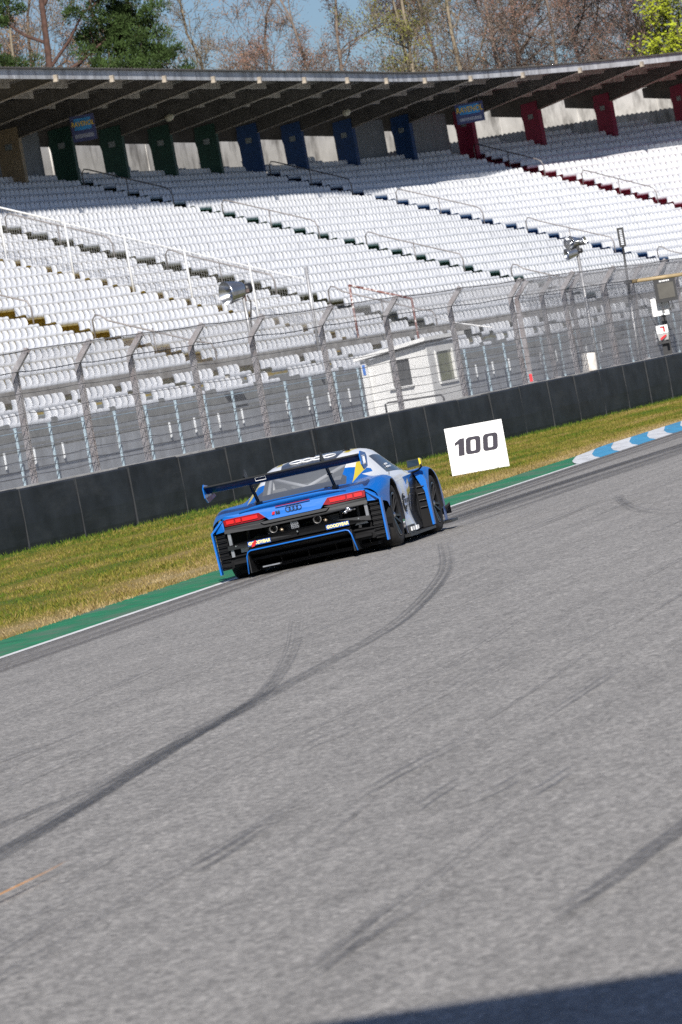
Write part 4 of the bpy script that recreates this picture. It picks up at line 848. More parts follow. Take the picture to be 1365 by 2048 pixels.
# body shell: control lines along the car, interpolated in both directions
CL = {
 0: [(-.84, 0, .735), (-.65, 0, .755), (-.45, 0, .785), (-.2, 0, .86), (0, 0, .945), (.25, 0, 1.035), (.5, 0, 1.105), (.8, 0, 1.155), (1.2, 0, 1.178), (1.5, 0, 1.17), (1.8, 0, 1.11), (2.1, 0, .99), (2.4, 0, .86), (2.6, 0, .79), (2.9, 0, .75), (3.2, 0, .66), (3.5, 0, .54), (3.7, 0, .40)],
 1: [(-.84, .28, .735), (-.45, .30, .785), (-.2, .32, .86), (0, .32, .94), (.25, .33, 1.03), (.5, .34, 1.095), (.8, .36, 1.145), (1.2, .37, 1.165), (1.5, .37, 1.155), (1.8, .37, 1.095), (2.1, .38, .975), (2.4, .40, .85), (2.6, .42, .785), (2.9, .42, .745), (3.2, .42, .655), (3.5, .4, .535), (3.7, .36, .40)],
 2: [(-.84, .50, .735), (-.45, .50, .785), (-.2, .505, .85), (0, .515, .915), (.25, .525, .995), (.5, .535, 1.055), (.8, .555, 1.10), (1.2, .565, 1.12), (1.5, .565, 1.105), (1.8, .57, 1.045), (2.1, .59, .945), (2.4, .62, .835), (2.6, .65, .78), (2.9, .62, .745), (3.2, .6, .66), (3.5, .55, .53), (3.7, .5, .40)],
 3: [(-.84, .64, .73), (-.45, .64, .785), (-.2, .68, .815), (0, .715, .828), (.25, .745, .832), (.5, .77, .830), (.8, .785, .825), (1.2, .79, .82), (1.5, .79, .815), (1.8, .785, .805), (2.1, .77, .79), (2.4, .745, .775), (2.6, .72, .768), (2.9, .70, .745), (3.2, .68, .66), (3.5, .62, .53), (3.7, .56, .40)],
 4: [(-.84, .77, .722), (-.45, .79, .785), (-.2, .81, .812), (0, .825, .818), (.25, .835, .812), (.5, .84, .80), (.8, .84, .79), (1.2, .84, .782), (1.5, .835, .775), (1.8, .825, .765), (2.1, .815, .755), (2.4, .815, .765), (2.65, .82, .77), (2.9, .81, .745), (3.2, .78, .66), (3.5, .72, .52), (3.7, .64, .40)],
 5: [(-.84, .875, .705), (-.65, .90, .745), (-.45, .92, .785), (-.25, .93, .805), (0, .93, .805), (.25, .925, .785), (.5, .915, .755), (.8, .90, .73), (1.2, .885, .715), (1.6, .87, .71), (1.9, .86, .71), (2.1, .86, .715), (2.215, .865, .725), (2.24, .91, .745), (2.4, .925, .765), (2.65, .93, .772), (2.9, .925, .745), (3.2, .90, .65), (3.5, .83, .50), (3.7, .74, .38)],
 6: [(-.84, .945, .65), (-.65, .975, .685), (-.45, .99, .72), (-.25, 1.0, .735), (0, 1.0, .735), (.25, .985, .70), (.5, .955, .62), (.8, .93, .58), (1.2, .91, .56), (1.6, .88, .55), (1.9, .86, .55), (2.1, .855, .56), (2.215, .86, .58), (2.24, .97, .665), (2.4, .985, .69), (2.65, .99, .70), (2.9, .985, .67), (3.2, .96, .57), (3.5, .89, .44), (3.7, .80, .33)],
 7: [(-.84, .962, .60), (-.45, .995, .58), (-.25, 1.0, .55), (0, 1.0, .50), (.5, .955, .38), (.8, .93, .33), (1.2, .90, .32), (1.6, .85, .32), (1.9, .82, .32), (2.215, .82, .34), (2.24, .985, .48), (2.65, .995, .48), (3.2, .97, .38), (3.5, .91, .3), (3.7, .82, .22)],
 8: [(-.84, .965, .555), (-.45, .992, .50), (-.40, .99, .42), (.44, .975, .10), (.8, .965, .10), (1.2, .95, .10), (1.6, .90, .10), (1.9, .86, .10), (2.215, .85, .10), (2.24, .97, .10), (2.65, .97, .10), (3.1, .96, .10), (3.5, .92, .10), (3.7, .84, .10)]}
def pchip(xs, ysv, q):
    xs = np.array(xs); ysv = np.array(ysv); h = np.diff(xs); dl = np.diff(ysv) / h; d = np.zeros(len(xs))
    for i in range(1, len(xs) - 1):
        if dl[i - 1] * dl[i] > 0: w1, w2 = 2 * h[i] + h[i - 1], h[i] + 2 * h[i - 1]; d[i] = (w1 + w2) / (w1 / dl[i - 1] + w2 / dl[i])
    d[0], d[-1] = dl[0], dl[-1]; i = np.clip(np.searchsorted(xs, q) - 1, 0, len(xs) - 2); t = (q - xs[i]) / h[i]
    return ysv[i] * (2 * t ** 3 - 3 * t ** 2 + 1) + h[i] * d[i] * (t ** 3 - 2 * t ** 2 + t) + ysv[i + 1] * (-2 * t ** 3 + 3 * t ** 2) + h[i] * d[i + 1] * (t ** 3 - t ** 2)
yS = sorted(set([round(v, 4) for v in list(np.arange(-.84, 3.701, .06)) + [-.18, .5, .95, 1.85, 2.45, 2.6] + [2.205, 2.215, 2.225, 2.24] + [s_ * v for s_ in (1,) for v in np.linspace(-.415, .415, 22)] + [2.65 + v for v in np.linspace(-.40, .40, 22)]])); yS = np.array(yS)
yS = yS[np.concatenate([[True], np.diff(yS) > .006])]
for fixv in (-.18, .5, .95, 1.85, 2.45, 2.6): yS[np.argmin(abs(yS - fixv))] = fixv
CX = {k: pchip([c[0] for c in v], [c[1] for c in v], yS) for k, v in CL.items()}; CZ = {k: pchip([c[0] for c in v], [c[2] for c in v], yS) for k, v in CL.items()}
def arch(y):
    b = 0
    for c, r_ in ((0., .412), (2.65, .395)):
        if abs(y - c) < r_: b = max(b, .345 + math.sqrt(r_ * r_ - (y - c) ** 2))
    return b
NT = 4; NS = 14; ROWS = []
def cr(p0, p1, p2, p3, t): return .5 * (2 * p1 + (p2 - p0) * t + (2 * p0 - 5 * p1 + 4 * p2 - p3) * t * t + (3 * p1 - p0 - 3 * p2 + p3) * t ** 3)
for i, y in enumerate(yS):
    P = np.array([(CX[k][i], CZ[k][i]) for k in range(9)]); prof = []
    for k in range(5):
        p0 = P[k - 1] if k else np.array([-P[1][0], P[1][1]]); p3 = P[k + 2]
        sharp = k in (1, 2, 3)
        for j in range(NT):
            t = j / NT; a = cr(p0, P[k], P[k + 1], p3, t); l_ = P[k] * (1 - t) + P[k + 1] * t; prof.append(tuple(a * .55 + l_ * .45 if sharp else a))
    low = []
    for k in range(5, 8):
        for j in range(10): low.append(cr(P[k - 1], P[k], P[k + 1], P[min(k + 2, 8)], j / 10))
    low.append(P[8]); low = np.array(low); zbm = max(low[-1][1], arch(y)); zz = np.minimum.accumulate(low[:, 1])
    zbm = min(zbm, low[0][1] - .02)
    s_ = np.linspace(0, 1, NS); ztg = low[0][1] + (zbm - low[0][1]) * s_; xt = np.interp(-ztg, -zz, low[:, 0]); prof += [(xt[q], ztg[q]) for q in range(NS)]
    ROWS.append(prof)
nP = len(ROWS[0]); VB = []; 
for i, y in enumerate(yS):
    for x, z in ROWS[i]: VB.append((x, y, z))
nV = len(VB); VB += [(-x, y, z) for x, y, z in VB]
REG = {'body': [], 'rear_window': [], 'side_window_r': [], 'side_window_l': [], 'windscreen': []}
for i in range(len(yS) - 1):
    ym = (yS[i] + yS[i + 1]) / 2
    for j in range(nP - 1):
        q = (i * nP + j, i * nP + j + 1, (i + 1) * nP + j + 1, (i + 1) * nP + j); q2 = tuple(nV + a for a in (q[3], q[2], q[1], q[0]))
        if j < 2 * NT - 1 and -.18 < ym < .5: REG['rear_window'] += [q, q2]
        elif 2 * NT < j < 3 * NT and .95 < ym < 2.45: REG['side_window_r'].append(q); REG['side_window_l'].append(q2)
        elif j < 2 * NT - 1 and 1.85 < ym < 2.6: REG['windscreen'] += [q, q2]
        else: REG['body'] += [q, q2]
def shell_part(name, faces, mat):
    used = sorted({v for f in faces for v in f}); mp_ = {v: k for k, v in enumerate(used)}; me = np_mesh(name, [VB[v] for v in used], [[mp_[v] for v in f] for f in faces], mat, True)
    bm = bmesh.new(); bm.from_mesh(me); bmesh.ops.remove_doubles(bm, verts=bm.verts, dist=.0008); bmesh.ops.recalc_face_normals(bm, faces=bm.faces); bm.to_mesh(me); bm.free(); return link(name, me, car)
body = shell_part('body_shell', REG['body'], LIV); shell_part('rear_window', REG['rear_window'], G_REAR); shell_part('side_window', REG['side_window_r'], G_SIDE); shell_part('side_window', REG['side_window_l'], G_SIDE); shell_part('windscreen', REG['windscreen'], G_FRONT)
def part(name, m, mat, parent=None, smooth=False): return m.build(name, mat, parent or car, smooth)
# cabin: floor, roll cage, seat and dash seen through the glass
m = MB()
for a, b in (((-.5, -.1, .6), (-.46, .55, 1.04)), ((.5, -.1, .6), (.46, .55, 1.04)), ((-.46, .55, 1.04), (.46, .55, 1.04)), ((-.46, .55, 1.02), (.42, -.15, .70)), ((.46, .55, 1.02), (-.42, -.15, .70)), ((-.46, .55, 1.04), (-.45, 1.7, 1.05)), ((.46, .55, 1.04), (.45, 1.7, 1.05)), ((-.46, .55, 1.04), (-.5, .6, .4)), ((.46, .55, 1.04), (.5, .6, .4)), ((-.45, 1.7, 1.05), (-.66, 2.4, .78)), ((.45, 1.7, 1.05), (.66, 2.4, .78))): m.tube([a, b], .022, 8)
part('roll_cage', m, M('light_grey_cage', (.50, .51, .53), .4, var=.1), None, True)
part('cabin_floor', MB().box((0, 1.0, .35), (1.3, 2.6, .05)).box((0, .5, .62), (1.2, .04, .55)).box((0, 2.35, .62), (1.25, .3, .25)), M('cabin_grey', (.10, .105, .115), .8, var=.2))
part('engine_cover', MB().box((0, .12, .62), (.98, .62, .22)).box((0, .12, .76), (.5, .5, .08)).box((-.3, .2, .77), (.14, .4, .06)).box((.3, .2, .77), (.14, .4, .06)), M('engine_grey', (.17, .18, .20), .5, metal=.3, var=.4, scale=9))
part('driver_seat', MB().prism([(-.52, .95, .4), (-.12, .95, .4), (-.14, .85, 1.0), (-.5, .85, 1.0)], (0, .12, 0)), C_MAT)
# wheels
def wheel(x, y, r_, w_, sgn):
    t = MB().lathe([(r_ * .66, -w_ / 2 + .02), (r_ * .78, -w_ / 2), (r_ * .93, -w_ / 2 + .008), (r_ * .99, -w_ / 2 + .045), (r_, -w_ / 2 + .09), (r_, w_ / 2 - .09), (r_ * .99, w_ / 2 - .045), (r_ * .93, w_ / 2 - .008), (r_ * .78, w_ / 2), (r_ * .66, w_ / 2 - .02), (r_ * .66, -w_ / 2 + .02)], (x, y, r_ - .008), (1, 0, 0), 48).build('wheel', TYRE, car, True)
    c = Vector((x, y, r_ - .008)); ox = w_ / 2 * sgn
    m = MB(); m.lathe([(r_ * .70, ox * .97), (r_ * .665, ox * .99), (r_ * .63, ox * .86), (r_ * .63, -ox * .9)], c, (1, 0, 0), 40); 
    for k in range(10):
        a = 2 * math.pi * k / 10 + .12 * (1 if k % 2 else -1); d = Vector((0, math.cos(a), math.sin(a))); m.bar(c + Vector((ox * .62, 0, 0)) + d * .04, c + Vector((ox * .86, 0, 0)) + d * r_ * .645, .024, .03, up=(1, 0, 0))
    m.lathe([(.001, ox * .78), (.04, ox * .78), (.065, ox * .6), (.065, ox * .3)], c, (1, 0, 0), 16); m.build('rim', M('dark_rim', (.06, .062, .068), .22, metal=.85, var=.2) if 'dark_rim' not in bpy.data.materials else bpy.data.materials['dark_rim'], t, False)
    MB().lathe([(.001, ox * .3), (r_ * .52, ox * .3), (r_ * .52, ox * .2), (.001, ox * .2)], c, (1, 0, 0), 32).build('brake_disc', C_GRY, t, True); MB().lathe([(.001, ox * .86), (.022, ox * .86), (.03, ox * .76)], c, (1, 0, 0), 12).build('wheel_nut', C_SIL, t, True)
    return t
for sgn in (-1, 1): wheel(.82 * sgn, 0, .356, .31, sgn); wheel(.825 * sgn, 2.65, .345, .30, sgn)
for sgn in (-1, 1):
    for y, r_ in ((0, .405), (2.65, .39)):
        pts = [(y + r_ * math.cos(a), .345 + r_ * math.sin(a)) for a in np.linspace(-.2, math.pi + .2, 20)]; m = MB(); V = [(.62 * sgn, a, b) for a, b in pts] + [(.985 * sgn, a, b) for a, b in pts]; n = len(pts); m.add(V, [(i, i + 1, i + 1 + n, i + n) for i in range(n - 1)] + [tuple(range(n))]); part('wheel_well', m, C_MAT)
part('underfloor', MB().box((0, 1.5, .085), (1.6, 4.1, .04)), C_MAT)
# side skirts with their lettering, front canard, floor edge
for sgn in (-1, 1):
    sk = part('side_skirt', MB().prism([(.70 * sgn, .44, .055), (1.0 * sgn, .44, .055), (.985 * sgn, 2.22, .055), (.70 * sgn, 2.22, .055)], (0, 0, .03)).prism([(.955 * sgn, .46, .08), (.985 * sgn, .46, .08), (.975 * sgn, .95, .08), (.945 * sgn, .95, .08)], (0, 0, .10)), C_BLK)
    part('front_canard', MB().prism([(.90 * sgn, 3.15, .20), (1.04 * sgn, 3.15, .28), (.96 * sgn, 3.6, .16), (.86 * sgn, 3.6, .16)], (0, 0, .02)).prism([(.90 * sgn, 3.1, .06), (1.03 * sgn, 3.1, .06), (.99 * sgn, 3.75, .06), (.7 * sgn, 3.75, .06)], (0, 0, .03)), C_BLK)
    # slats behind the front wheel
    vp = part('wheel_exit_vent', MB().box((.905 * sgn, 2.175, .345), (.11, .03, .51)), C_MAT)
    for z in (.32, .40, .48, .56): MB().box((.915 * sgn, 2.15, z), (.085, .05, .006), Matrix.Rotation(R(-12), 3, 'X')).build('slat', C_BLK, vp)
    part('fin', MB().prism([(.965 * sgn, 2.235, .10), (.99 * sgn, 2.235, .10), (.995 * sgn, 2.235, .62), (.97 * sgn, 2.235, .69), (.87 * sgn, 2.235, .725), (.955 * sgn, 2.235, .50)], (0, -.085, 0)), C_BLUE)
m = MB()
for k, wd in enumerate((.05, .035, .035, .045, .02, .06, .05)): m.box((1.002, .62 + k * .105, .122 + .006 * (k % 2)), (.006, .085, .042 if k != 4 else .01))
# tail lights
for sgn in (-1, 1):
    out = [(.335 * sgn, .635), (.40 * sgn, .70), (.79 * sgn, .70), (.825 * sgn, .685), (.815 * sgn, .622), (.40 * sgn, .620)]
    tl = part('tail_light', MB().prism([(x, -.868 + .10 * (abs(x) - .33) ** 1.5, z) for x, z in out], (0, .08, 0)), C_RED)
    for x0, x1 in ((.42, .60), (.62, .68), (.70, .79)): MB().prism([(x0 * sgn, -.882 + .10 * (x0 - .33) ** 1.5, .642), (x1 * sgn, -.882 + .10 * (x1 - .33) ** 1.5, .642), (x1 * sgn, -.882 + .10 * (x1 - .33) ** 1.5, .682), (x0 * sgn, -.882 + .10 * (x0 - .33) ** 1.5, .682)], (0, .02, 0)).build('lamp_segment', C_RED2, tl)
    MB().prism([(.34 * sgn, -.865, .612), (.82 * sgn, -.845, .612), (.82 * sgn, -.845, .585), (.42 * sgn, -.865, .585)], (0, .06, 0)).build('lower_bezel', C_BLK, tl)
# rear panel with lip spoiler
rp_ = part('rear_panel', MB().prism([(-.80, -.842, .735), (-.835, -.832, .70), (-.33, -.855, .63), (-.30, -.862, .598), (.30, -.862, .598), (.33, -.855, .63), (.835, -.832, .70), (.80, -.842, .735)], (0, .03, 0)), C_BLUE)
MB().prism([(-.86, -.84, .69), (-.94, -.80, .63), (-.94, -.80, .56), (-.83, -.83, .57), (-.83, -.83, .69)], (0, .02, 0)).build('corner_panel', C_BLUE, rp_); MB().prism([(.86, -.84, .69), (.94, -.80, .63), (.94, -.80, .56), (.83, -.83, .57), (.83, -.83, .69)], (0, .02, 0)).build('corner_panel', C_BLUE, rp_)
m = MB(); n = 17; V = []; prof = [(-.70, .775), (-.84, .762), (-.895, .79), (-.900, .782), (-.875, .752), (-.84, .728)]
for i in range(n):
    x = -.62 + 1.24 * i / (n - 1); e = 1 - abs(x / .62) ** 4
    for y_, z_ in prof: V.append((x, y_ + .03 * (x / .6) ** 2, .725 + (z_ - .725) * (.3 + .7 * e)))
q = len(prof); m.add(V, [(i * q + j, i * q + (j + 1) % q, (i + 1) * q + (j + 1) % q, (i + 1) * q + j) for i in range(n - 1) for j in range(q)] + [tuple(range(q)), tuple(range((n - 1) * q, n * q))]); part('lip_spoiler', m, C_BLUE, None, True)
part('third_brake_light', MB().box((-.0, -.868, .726), (.40, .010, .009)), C_RED)
RING = paint('badge_black', (.012, .012, .014), .3, .5)
def rings(name, c, ux, uz, r0, mr, stp, mat, nrm):
    m = MB(); c = Vector(c); ux = Vector(ux); uz = Vector(uz)
    for k in range(4):
        cc = c + ux * (k - 1.5) * stp; pts = [cc + ux * math.cos(a) * r0 + uz * math.sin(a) * r0 for a in np.linspace(0, 2 * math.pi, 25)]; m.tube(pts, mr, 6, cap=False)
    return part(name, m, mat, None, True)
rings('ring_badge', (0, -.868, .672), (1, 0, 0), (0, 0, 1),   .029, .0036, .042, RING, None)
rings('roof_ring_badge', (0.02, .72, 1.148), (1, 0, -.02), (0, .97, .16), .085, .0065, .125, C_WHT, None)
bd = part('model_badge', MB().prism([(-.255, -.872, .645), (-.225, -.872, .645), (-.215, -.872, .675), (-.245, -.872, .675)], (0, .008, 0)), C_RED2); text_mesh('badge_text', 'R8', .045, RING, bold=.0015, parent=bd, mw=basis((1, 0, 0), (0, 0, 1), (0, -1, 0), (-.185, -.870, .658)))
# black cross bar and open engine bay with exhausts
part('upper_bar', MB().prism([(-.83, -.86, .585), (.83, -.86, .585), (.83, -.87, .545), (.36, -.89, .525), (-.36, -.89, .525), (-.83, -.87, .545)], (0, .06, 0)).prism([(-.40, -.895, .592), (.40, -.895, .592), (.36, -.90, .562), (-.36, -.90, .562)], (0, .04, 0)), C_BLK)
part('engine_bay', MB().box((0, -.42, .40), (1.66, .04, .5)).box((0, -.62, .20), (1.6, .44, .03)), C_MAT)
m = MB()
for x in (-.66, -.44, -.12, .12, .42, .62): m.bar((x, -.5, .25), (x + .03, -.55, .55), .03, .03)
for x, z in ((-.5, .42), (.1, .46), (.5, .40)): m.tube([(x - .1, -.5, z), (x, -.58, z + .02), (x + .12, -.52, z - .04)], .025, 7)
m.box((-.25, -.52, .42), (.3, .1, .16)).box((.28, -.52, .42), (.3, .1, .16)); part('gearbox_frame', m, M('dirty_grey_metal', (.07, .072, .078), .45, metal=.6, var=.4, scale=14))
for x in (-.275, .235):
    e = part('exhaust', MB().lathe([(.034, -.1), (.044, -.1), (.044, -.24), (.048, -.25), (.048, -.265), (.038, -.265), (.035, -.2), (.034, -.12), (.001, -.11)], (x, -.60, .488), (0, 1, 0), 24), M('sooty_pipe', (.16, .155, .15), .35, metal=.8, var=.3, scale=20), None, True); MB().tube([(x + .09, -.84, .455), (x + .05, -.7, .47), (x + .02, -.62, .48)], [.018, .024, .03], 8).build('clamp', M('warm_metal', (.42, .33, .24), .35, metal=.8, var=.3), e, True)
pp = part('perforated_block', MB().box((-.03, -.83, .487), (.085, .05, .085)), C_GRY); m = MB()
for a in range(4):
    for b in range(4): m.box((-.03 + (a - 1.5) * .019 + (.009 if b % 2 else 0), -.857, .487 + (b - 1.5) * .02), (.010, .006, .011))
stuff(m.build('perforations', C_MAT, pp))
part('jack_point', MB().lathe([(.001, -.08), (.024, -.085), (.034, -.06), (.034, .02), (.024, .05), (.024, .14)], (.585, -.80, .532), (-.25, 1, .1), 16).lathe([(.001, -.06), (.022, -.06), (.022, .08)], (.55, -.83, .50), (-.5, 1, 0), 12).lathe([(.001, -.05), (.02, -.05), (.02, .08)], (.625, -.83, .515), (.3, 1, 0), 12), C_SIL, None, True)
part('cooler_frame', MB().box((-.79, -.82, .42), (.035, .04, .30)).box((.80, -.82, .47), (.035, .04, .20)), C_GRY)
part('grey_bracket', MB().prism([(-.70, -.80, .30), (-.50, -.80, .30), (-.53, -.80, .36), (-.70, -.80, .355)], (0, .03, 0)), C_GRY); part('grey_bracket', MB().prism([(.63, -.80, .33), (.78, -.80, .33), (.76, -.80, .385), (.66, -.80, .36)], (0, .03, 0)), C_GRY)
# bumper beam and stickers
bb = part('bumper_beam', MB().prism([(-.83, -.86, .40), (-.45, -.93, .435), (.45, -.93, .435), (.83, -.86, .41), (.83, -.86, .355), (.45, -.93, .352), (-.45, -.93, .352), (-.83, -.86, .35)], (0, .05, 0)), C_BLK)
for x in (-.45, .46):
    s_ = MB().box((x, -.934, .378), (.265, .006, .052)).build('tyre_sticker', C_NAVY, bb); text_mesh('sticker_text', 'GOODYEAR', .046, C_CRM, bold=.0022, shear=.15, ext=.002, xs=1.0, parent=s_, mw=basis((1, 0, 0), (0, 0, 1), (0, -1, 0), (x, -.940, .378)))
m = MB()
for x, z in ((-.73, .385), (.0, .405), (.70, .40)): m.lathe([(.001, -.012), (.009, -.012), (.009, .02)], (x, -.925 if abs(x) < .4 else -.88, z), (0, 1, 0), 10)
stuff(m.build('bolts', C_SIL, bb)); part('tow_strap', MB().prism([(-.545, -.948, .338), (-.505, -.95, .345), (-.475, -.955, .39), (-.485, -.96, .41), (-.53, -.955, .38)], (0, .012, 0)), C_RED2)
# louvred corners with blue fins
for sgn in (-1, 1):
    cv = part('corner_vent', MB().prism([(.835 * sgn, -.78, .14), (.965 * sgn, -.74, .14), (.965 * sgn, -.74, .59), (.835 * sgn, -.78, .66)], (0, .03, 0)), C_MAT)
    for k in range(8): z = .18 + k * .057; MB().prism([(.835 * sgn, -.83, z + .006), (.968 * sgn, -.79, z + .004), (.968 * sgn, -.765, z - .004), (.835 * sgn, -.80, z - .002)], (0, 0, .004)).build('slat', C_BLK, cv)
    part('corner_fin', MB().prism([(.962 * sgn, -.85, .10), (.980 * sgn, -.85, .10), (.988 * sgn, -.86, .575), (.845 * sgn, -.86, .70), (.83 * sgn, -.86, .685), (.968 * sgn, -.86, .565)], (0, .10, 0)), C_BLUE)
    part('lower_corner', MB().prism([(.60 * sgn, -.80, .16), (.95 * sgn, -.76, .15), (.95 * sgn, -.76, .25), (.62 * sgn, -.82, .29)], (0, .3, 0)).prism([(.60 * sgn, -.86, .285), (.94 * sgn, -.80, .275), (.94 * sgn, -.80, .262), (.60 * sgn, -.86, .27)], (0, .1, 0)), C_MAT)
# diffuser with blue edging
df = part('diffuser', MB().prism([(-.59, -1.0, .30), (.59, -1.0, .30), (.59, -.98, .285), (-.59, -.98, .285)], (0, .02, 0)).add([(-.59, -1.0, .285), (.59, -1.0, .285), (.59, -.1, .075), (-.59, -.1, .075)], [(0, 1, 2, 3)]).prism([(-.59, -1.0, .302), (.59, -1.0, .302), (.59, -.86, .34), (-.59, -.86, .34)], (0, 0, -.01)), C_MAT)
for x in (-.60, .60): MB().prism([(x, -1.0, .06), (x, -.1, .05), (x, -.1, .15), (x, -.99, .305)], (.012, 0, 0)).build('side_plate', C_BLK, df)
for x in (-.32, .0, .32): MB().prism([(x, -.55, .09), (x, -.1, .06), (x, -.1, .09), (x, -.60, .19)], (.01, 0, 0)).build('strake', C_MAT, df)
MB().tube([(-.625, -1.01, .055), (-.605, -1.01, .25), (-.585, -1.01, .295), (-.55, -1.01, .308), (.55, -1.01, .308), (.585, -1.01, .295), (.605, -1.01, .25), (.64, -1.01, .06)], .0085, 6).build('blue_edge', C_BLUE, df, True)
part('rain_light_bar', MB().box((-.36, -.93, .10), (.2, .1, .014)), C_GRY)
# rear wing
wg = MB(); prof = [(-.80, 1.045), (-.86, 1.062), (-.96, 1.075), (-1.06, 1.092), (-1.10, 1.106), (-1.105, 1.098), (-1.06, 1.060), (-.98, 1.028), (-.88, 1.020), (-.82, 1.030)]; n = 13; V = []
for i in range(n):
    x = -.9 + 1.8 * i / (n - 1)
    for y_, z_ in prof: V.append((x, y_, z_))
q = len(prof); wg.add(V, [(i * q + j, i * q + (j + 1) % q, (i + 1) * q + (j + 1) % q, (i + 1) * q + j) for i in range(n - 1) for j in range(q)] + [tuple(range(q)), tuple(range((n - 1) * q, n * q))])
wing = part('rear_wing', wg, C_SHADE_BLUE, None, True)
m = MB(); m.add([(x, y_, z_ + .003) for x in (-.898, .898) for y_, z_ in prof[:5]], [(j, j + 1, j + 6, j + 5) for j in range(4)]); m.build('carbon_top', C_BLK, wing, True)
MB().box((0, -1.106, 1.104), (1.79, .012, .016)).build('gurney_flap', C_BLK, wing)
for sgn in (-1, 1):
    ep = MB().prism([(.902 * sgn, -1.13, 1.09), (.902 * sgn, -1.06, 1.135), (.902 * sgn, -.78, 1.105), (.902 * sgn, -.74, 1.06), (.902 * sgn, -.80, .95), (.902 * sgn, -1.02, .925), (.902 * sgn, -1.12, .985)], (.012 * sgn, 0, 0)).build('end_plate', C_BLUE, wing)
    m = MB(); m.box((.917 * sgn, -.95, 1.078), (.004, .14, .009)).box((.917 * sgn, -.95, .985), (.004, .14, .009))
    for k in range(4): m.box((.917 * sgn, -1.0 + k * .033, 1.03), (.004, .012, .075))
    stuff(m.build('end_plate_print', C_WHT, ep))
    MB().prism([(.892 * sgn, -1.12, .985), (.892 * sgn, -1.02, .925), (.80 * sgn, -1.02, .985), (.80 * sgn, -1.08, 1.02)], (0, .006, 0)).build('foot', C_GRY, wing) if sgn < 0 else None
    mt = MB(); xx = .445 * sgn
    for dx in (-.0,): mt.prism([(xx, -1.06, 1.13), (xx, -.98, 1.215), (xx, -.93, 1.20), (xx, -.84, 1.125), (xx, -.86, 1.07), (xx, -.98, 1.09)], (.012, 0, 0))
    mt.bar((xx, -.87, 1.10), (xx, -.55, .80), .012, .022, up=(1, 0, 0)); mt.bar((xx, -.80, 1.10), (xx, -.48, .80), .012, .022, up=(1, 0, 0)); mt.bar((xx, -.70, .95), (xx, -.62, .95), .014, .05, up=(1, 0, 0)); mt.box((xx, -.50, .795), (.05, .16, .04))
    mt.build('swan_neck_mount', C_BLK, wing)
lg = MB().tube([(-.31, -1.075, 1.052), (-.19, -1.075, 1.052), (-.19, -1.095, 1.088), (-.31, -1.095, 1.088), (-.31, -1.075, 1.052)], .0035, 5).build('wing_logo', C_WHT, wing)
# mirrors, aerials, roof flap, fuel flap, door stickers
for sgn in (-1, 1):
    mr_ = part('mirror', MB().prism([(.85 * sgn, 1.95, .80), (1.0 * sgn, 1.99, .805), (1.0 * sgn, 1.99, .885), (.855 * sgn, 1.95, .89)], (0, .07, .0)), C_BLK); MB().prism([(.858 * sgn, 1.946, .81), (.985 * sgn, 1.984, .815), (.985 * sgn, 1.984, .878), (.862 * sgn, 1.946, .882)], (0, .004, 0)).build('mirror_glass', M('mirror_face', (.04, .07, .11), .06, metal=.8) if 'mirror_face' not in bpy.data.materials else bpy.data.materials['mirror_face'], mr_)
    MB().prism([(.992 * sgn, 1.975, .812), (1.012 * sgn, 1.985, .825), (1.012 * sgn, 1.985, .88), (.992 * sgn, 1.975, .893)], (0, .08, 0)).build('yellow_cap', C_YEL, mr_); MB().tube([(.99 * sgn, 2.02, .82), (1.0 * sgn, 2.05, .79), (.95 * sgn, 2.08, .755), (.86 * sgn, 2.08, .735)], .012, 6).build('arm', C_BLK, mr_, True)
part('aerial', MB().tube([(0.02, 1.2, 1.17), (.03, 1.2, 1.66)], [.006, .0025], 5), C_MAT); part('aerial', MB().tube([(.37, 1.0, 1.15), (.37, 1.0, 1.235)], .008, 6).lathe([(.001, 0), (.05, 0), (.04, .014), (.001, .016)], (.37, 1.0, 1.155), (0, 0, 1), 14), C_MAT); part('aerial', MB().lathe([(.001, 0), (.035, 0), (.028, .02), (.001, .024)], (-.02, .95, 1.165), (0, 0, 1), 12), C_MAT)
part('fuel_flap_line', MB().tube([(.88, .55, .79), (.885, .56, .83)], .004, 5), C_MAT)
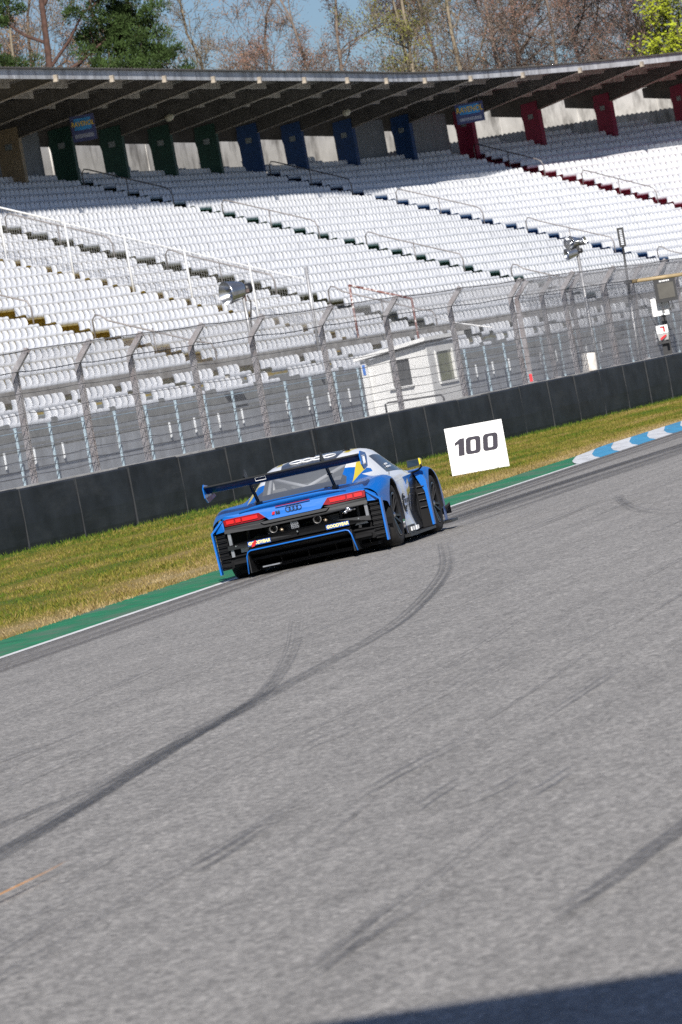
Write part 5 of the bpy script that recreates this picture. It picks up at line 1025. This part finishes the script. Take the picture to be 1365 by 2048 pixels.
def side_x(y, z):
    i = int(np.argmin(abs(yS - y))); P = ROWS[i][5 * NT:]; return float(np.interp(-z, [-p[1] for p in P], [p[0] for p in P]))
def side_patch(name, y0, y1, z0, z1, mat, off=.004, ny=4, nz=4):
    m = MB(); V = [(side_x(y, z) + off, y, z) for y in np.linspace(y0, y1, ny) for z in np.linspace(z0, z1, nz)]; m.add(V, [(i * nz + j, i * nz + j + 1, (i + 1) * nz + j + 1, (i + 1) * nz + j) for i in range(ny - 1) for j in range(nz - 1)]); return part(name, m, mat)
side_patch('number_patch', 1.45, 1.62, .33, .52, C_WHT); m = MB()
for a in np.linspace(.3, 5.2, 14): pass
dl = MB(); cy, czz = .86, .44; dl.tube([(side_x(cy + .13 * math.cos(a), czz + .075 * math.sin(a)) + .004, cy + .13 * math.cos(a), czz + .075 * math.sin(a)) for a in np.linspace(.9, 5.6, 18)], .012, 5); dl.tube([(side_x(cy + .19 * math.cos(a), czz + .10 * math.sin(a)) + .004, cy + .19 * math.cos(a), czz + .10 * math.sin(a)) for a in np.linspace(1.5, 5.0, 14)], .009, 5); part('door_logo', dl, C_BLK)
for k in range(5): side_patch('door_logo_letter', .93 + k * .085, .985 + k * .085, .43, .48, C_BLK, .005, 2, 2)
side_patch('door_logo_line', .93, 1.30, .395, .405, C_GRY, .005, 4, 2)
for k, (a, b) in enumerate(((.60, .72), (.74, .86), (.93, 1.0), (1.02, 1.08))):
    part('sill_letter', MB().box((.992 + .0 * k, (a + b) / 2, .135), (.012, b - a, .045)), C_WHT)
for z, ys_ in ((.905, (1.22, 1.28, 1.32, 1.40)), (.872, (1.18, 1.26, 1.30, 1.46))):
    for a, b in ((ys_[0], ys_[1]), (ys_[2], ys_[3])):
        i = int(np.argmin(abs(yS - a))); P = ROWS[i][2 * NT:3 * NT + 1]; x = float(np.interp(-z, [-p[1] for p in P], [p[0] for p in P])); part('window_sticker', MB().prism([(x + .006, a, z), (x + .006, b, z), (x - .004, b, z + .02), (x - .004, a, z + .02)], (.004, 0, 0)), C_WHT)
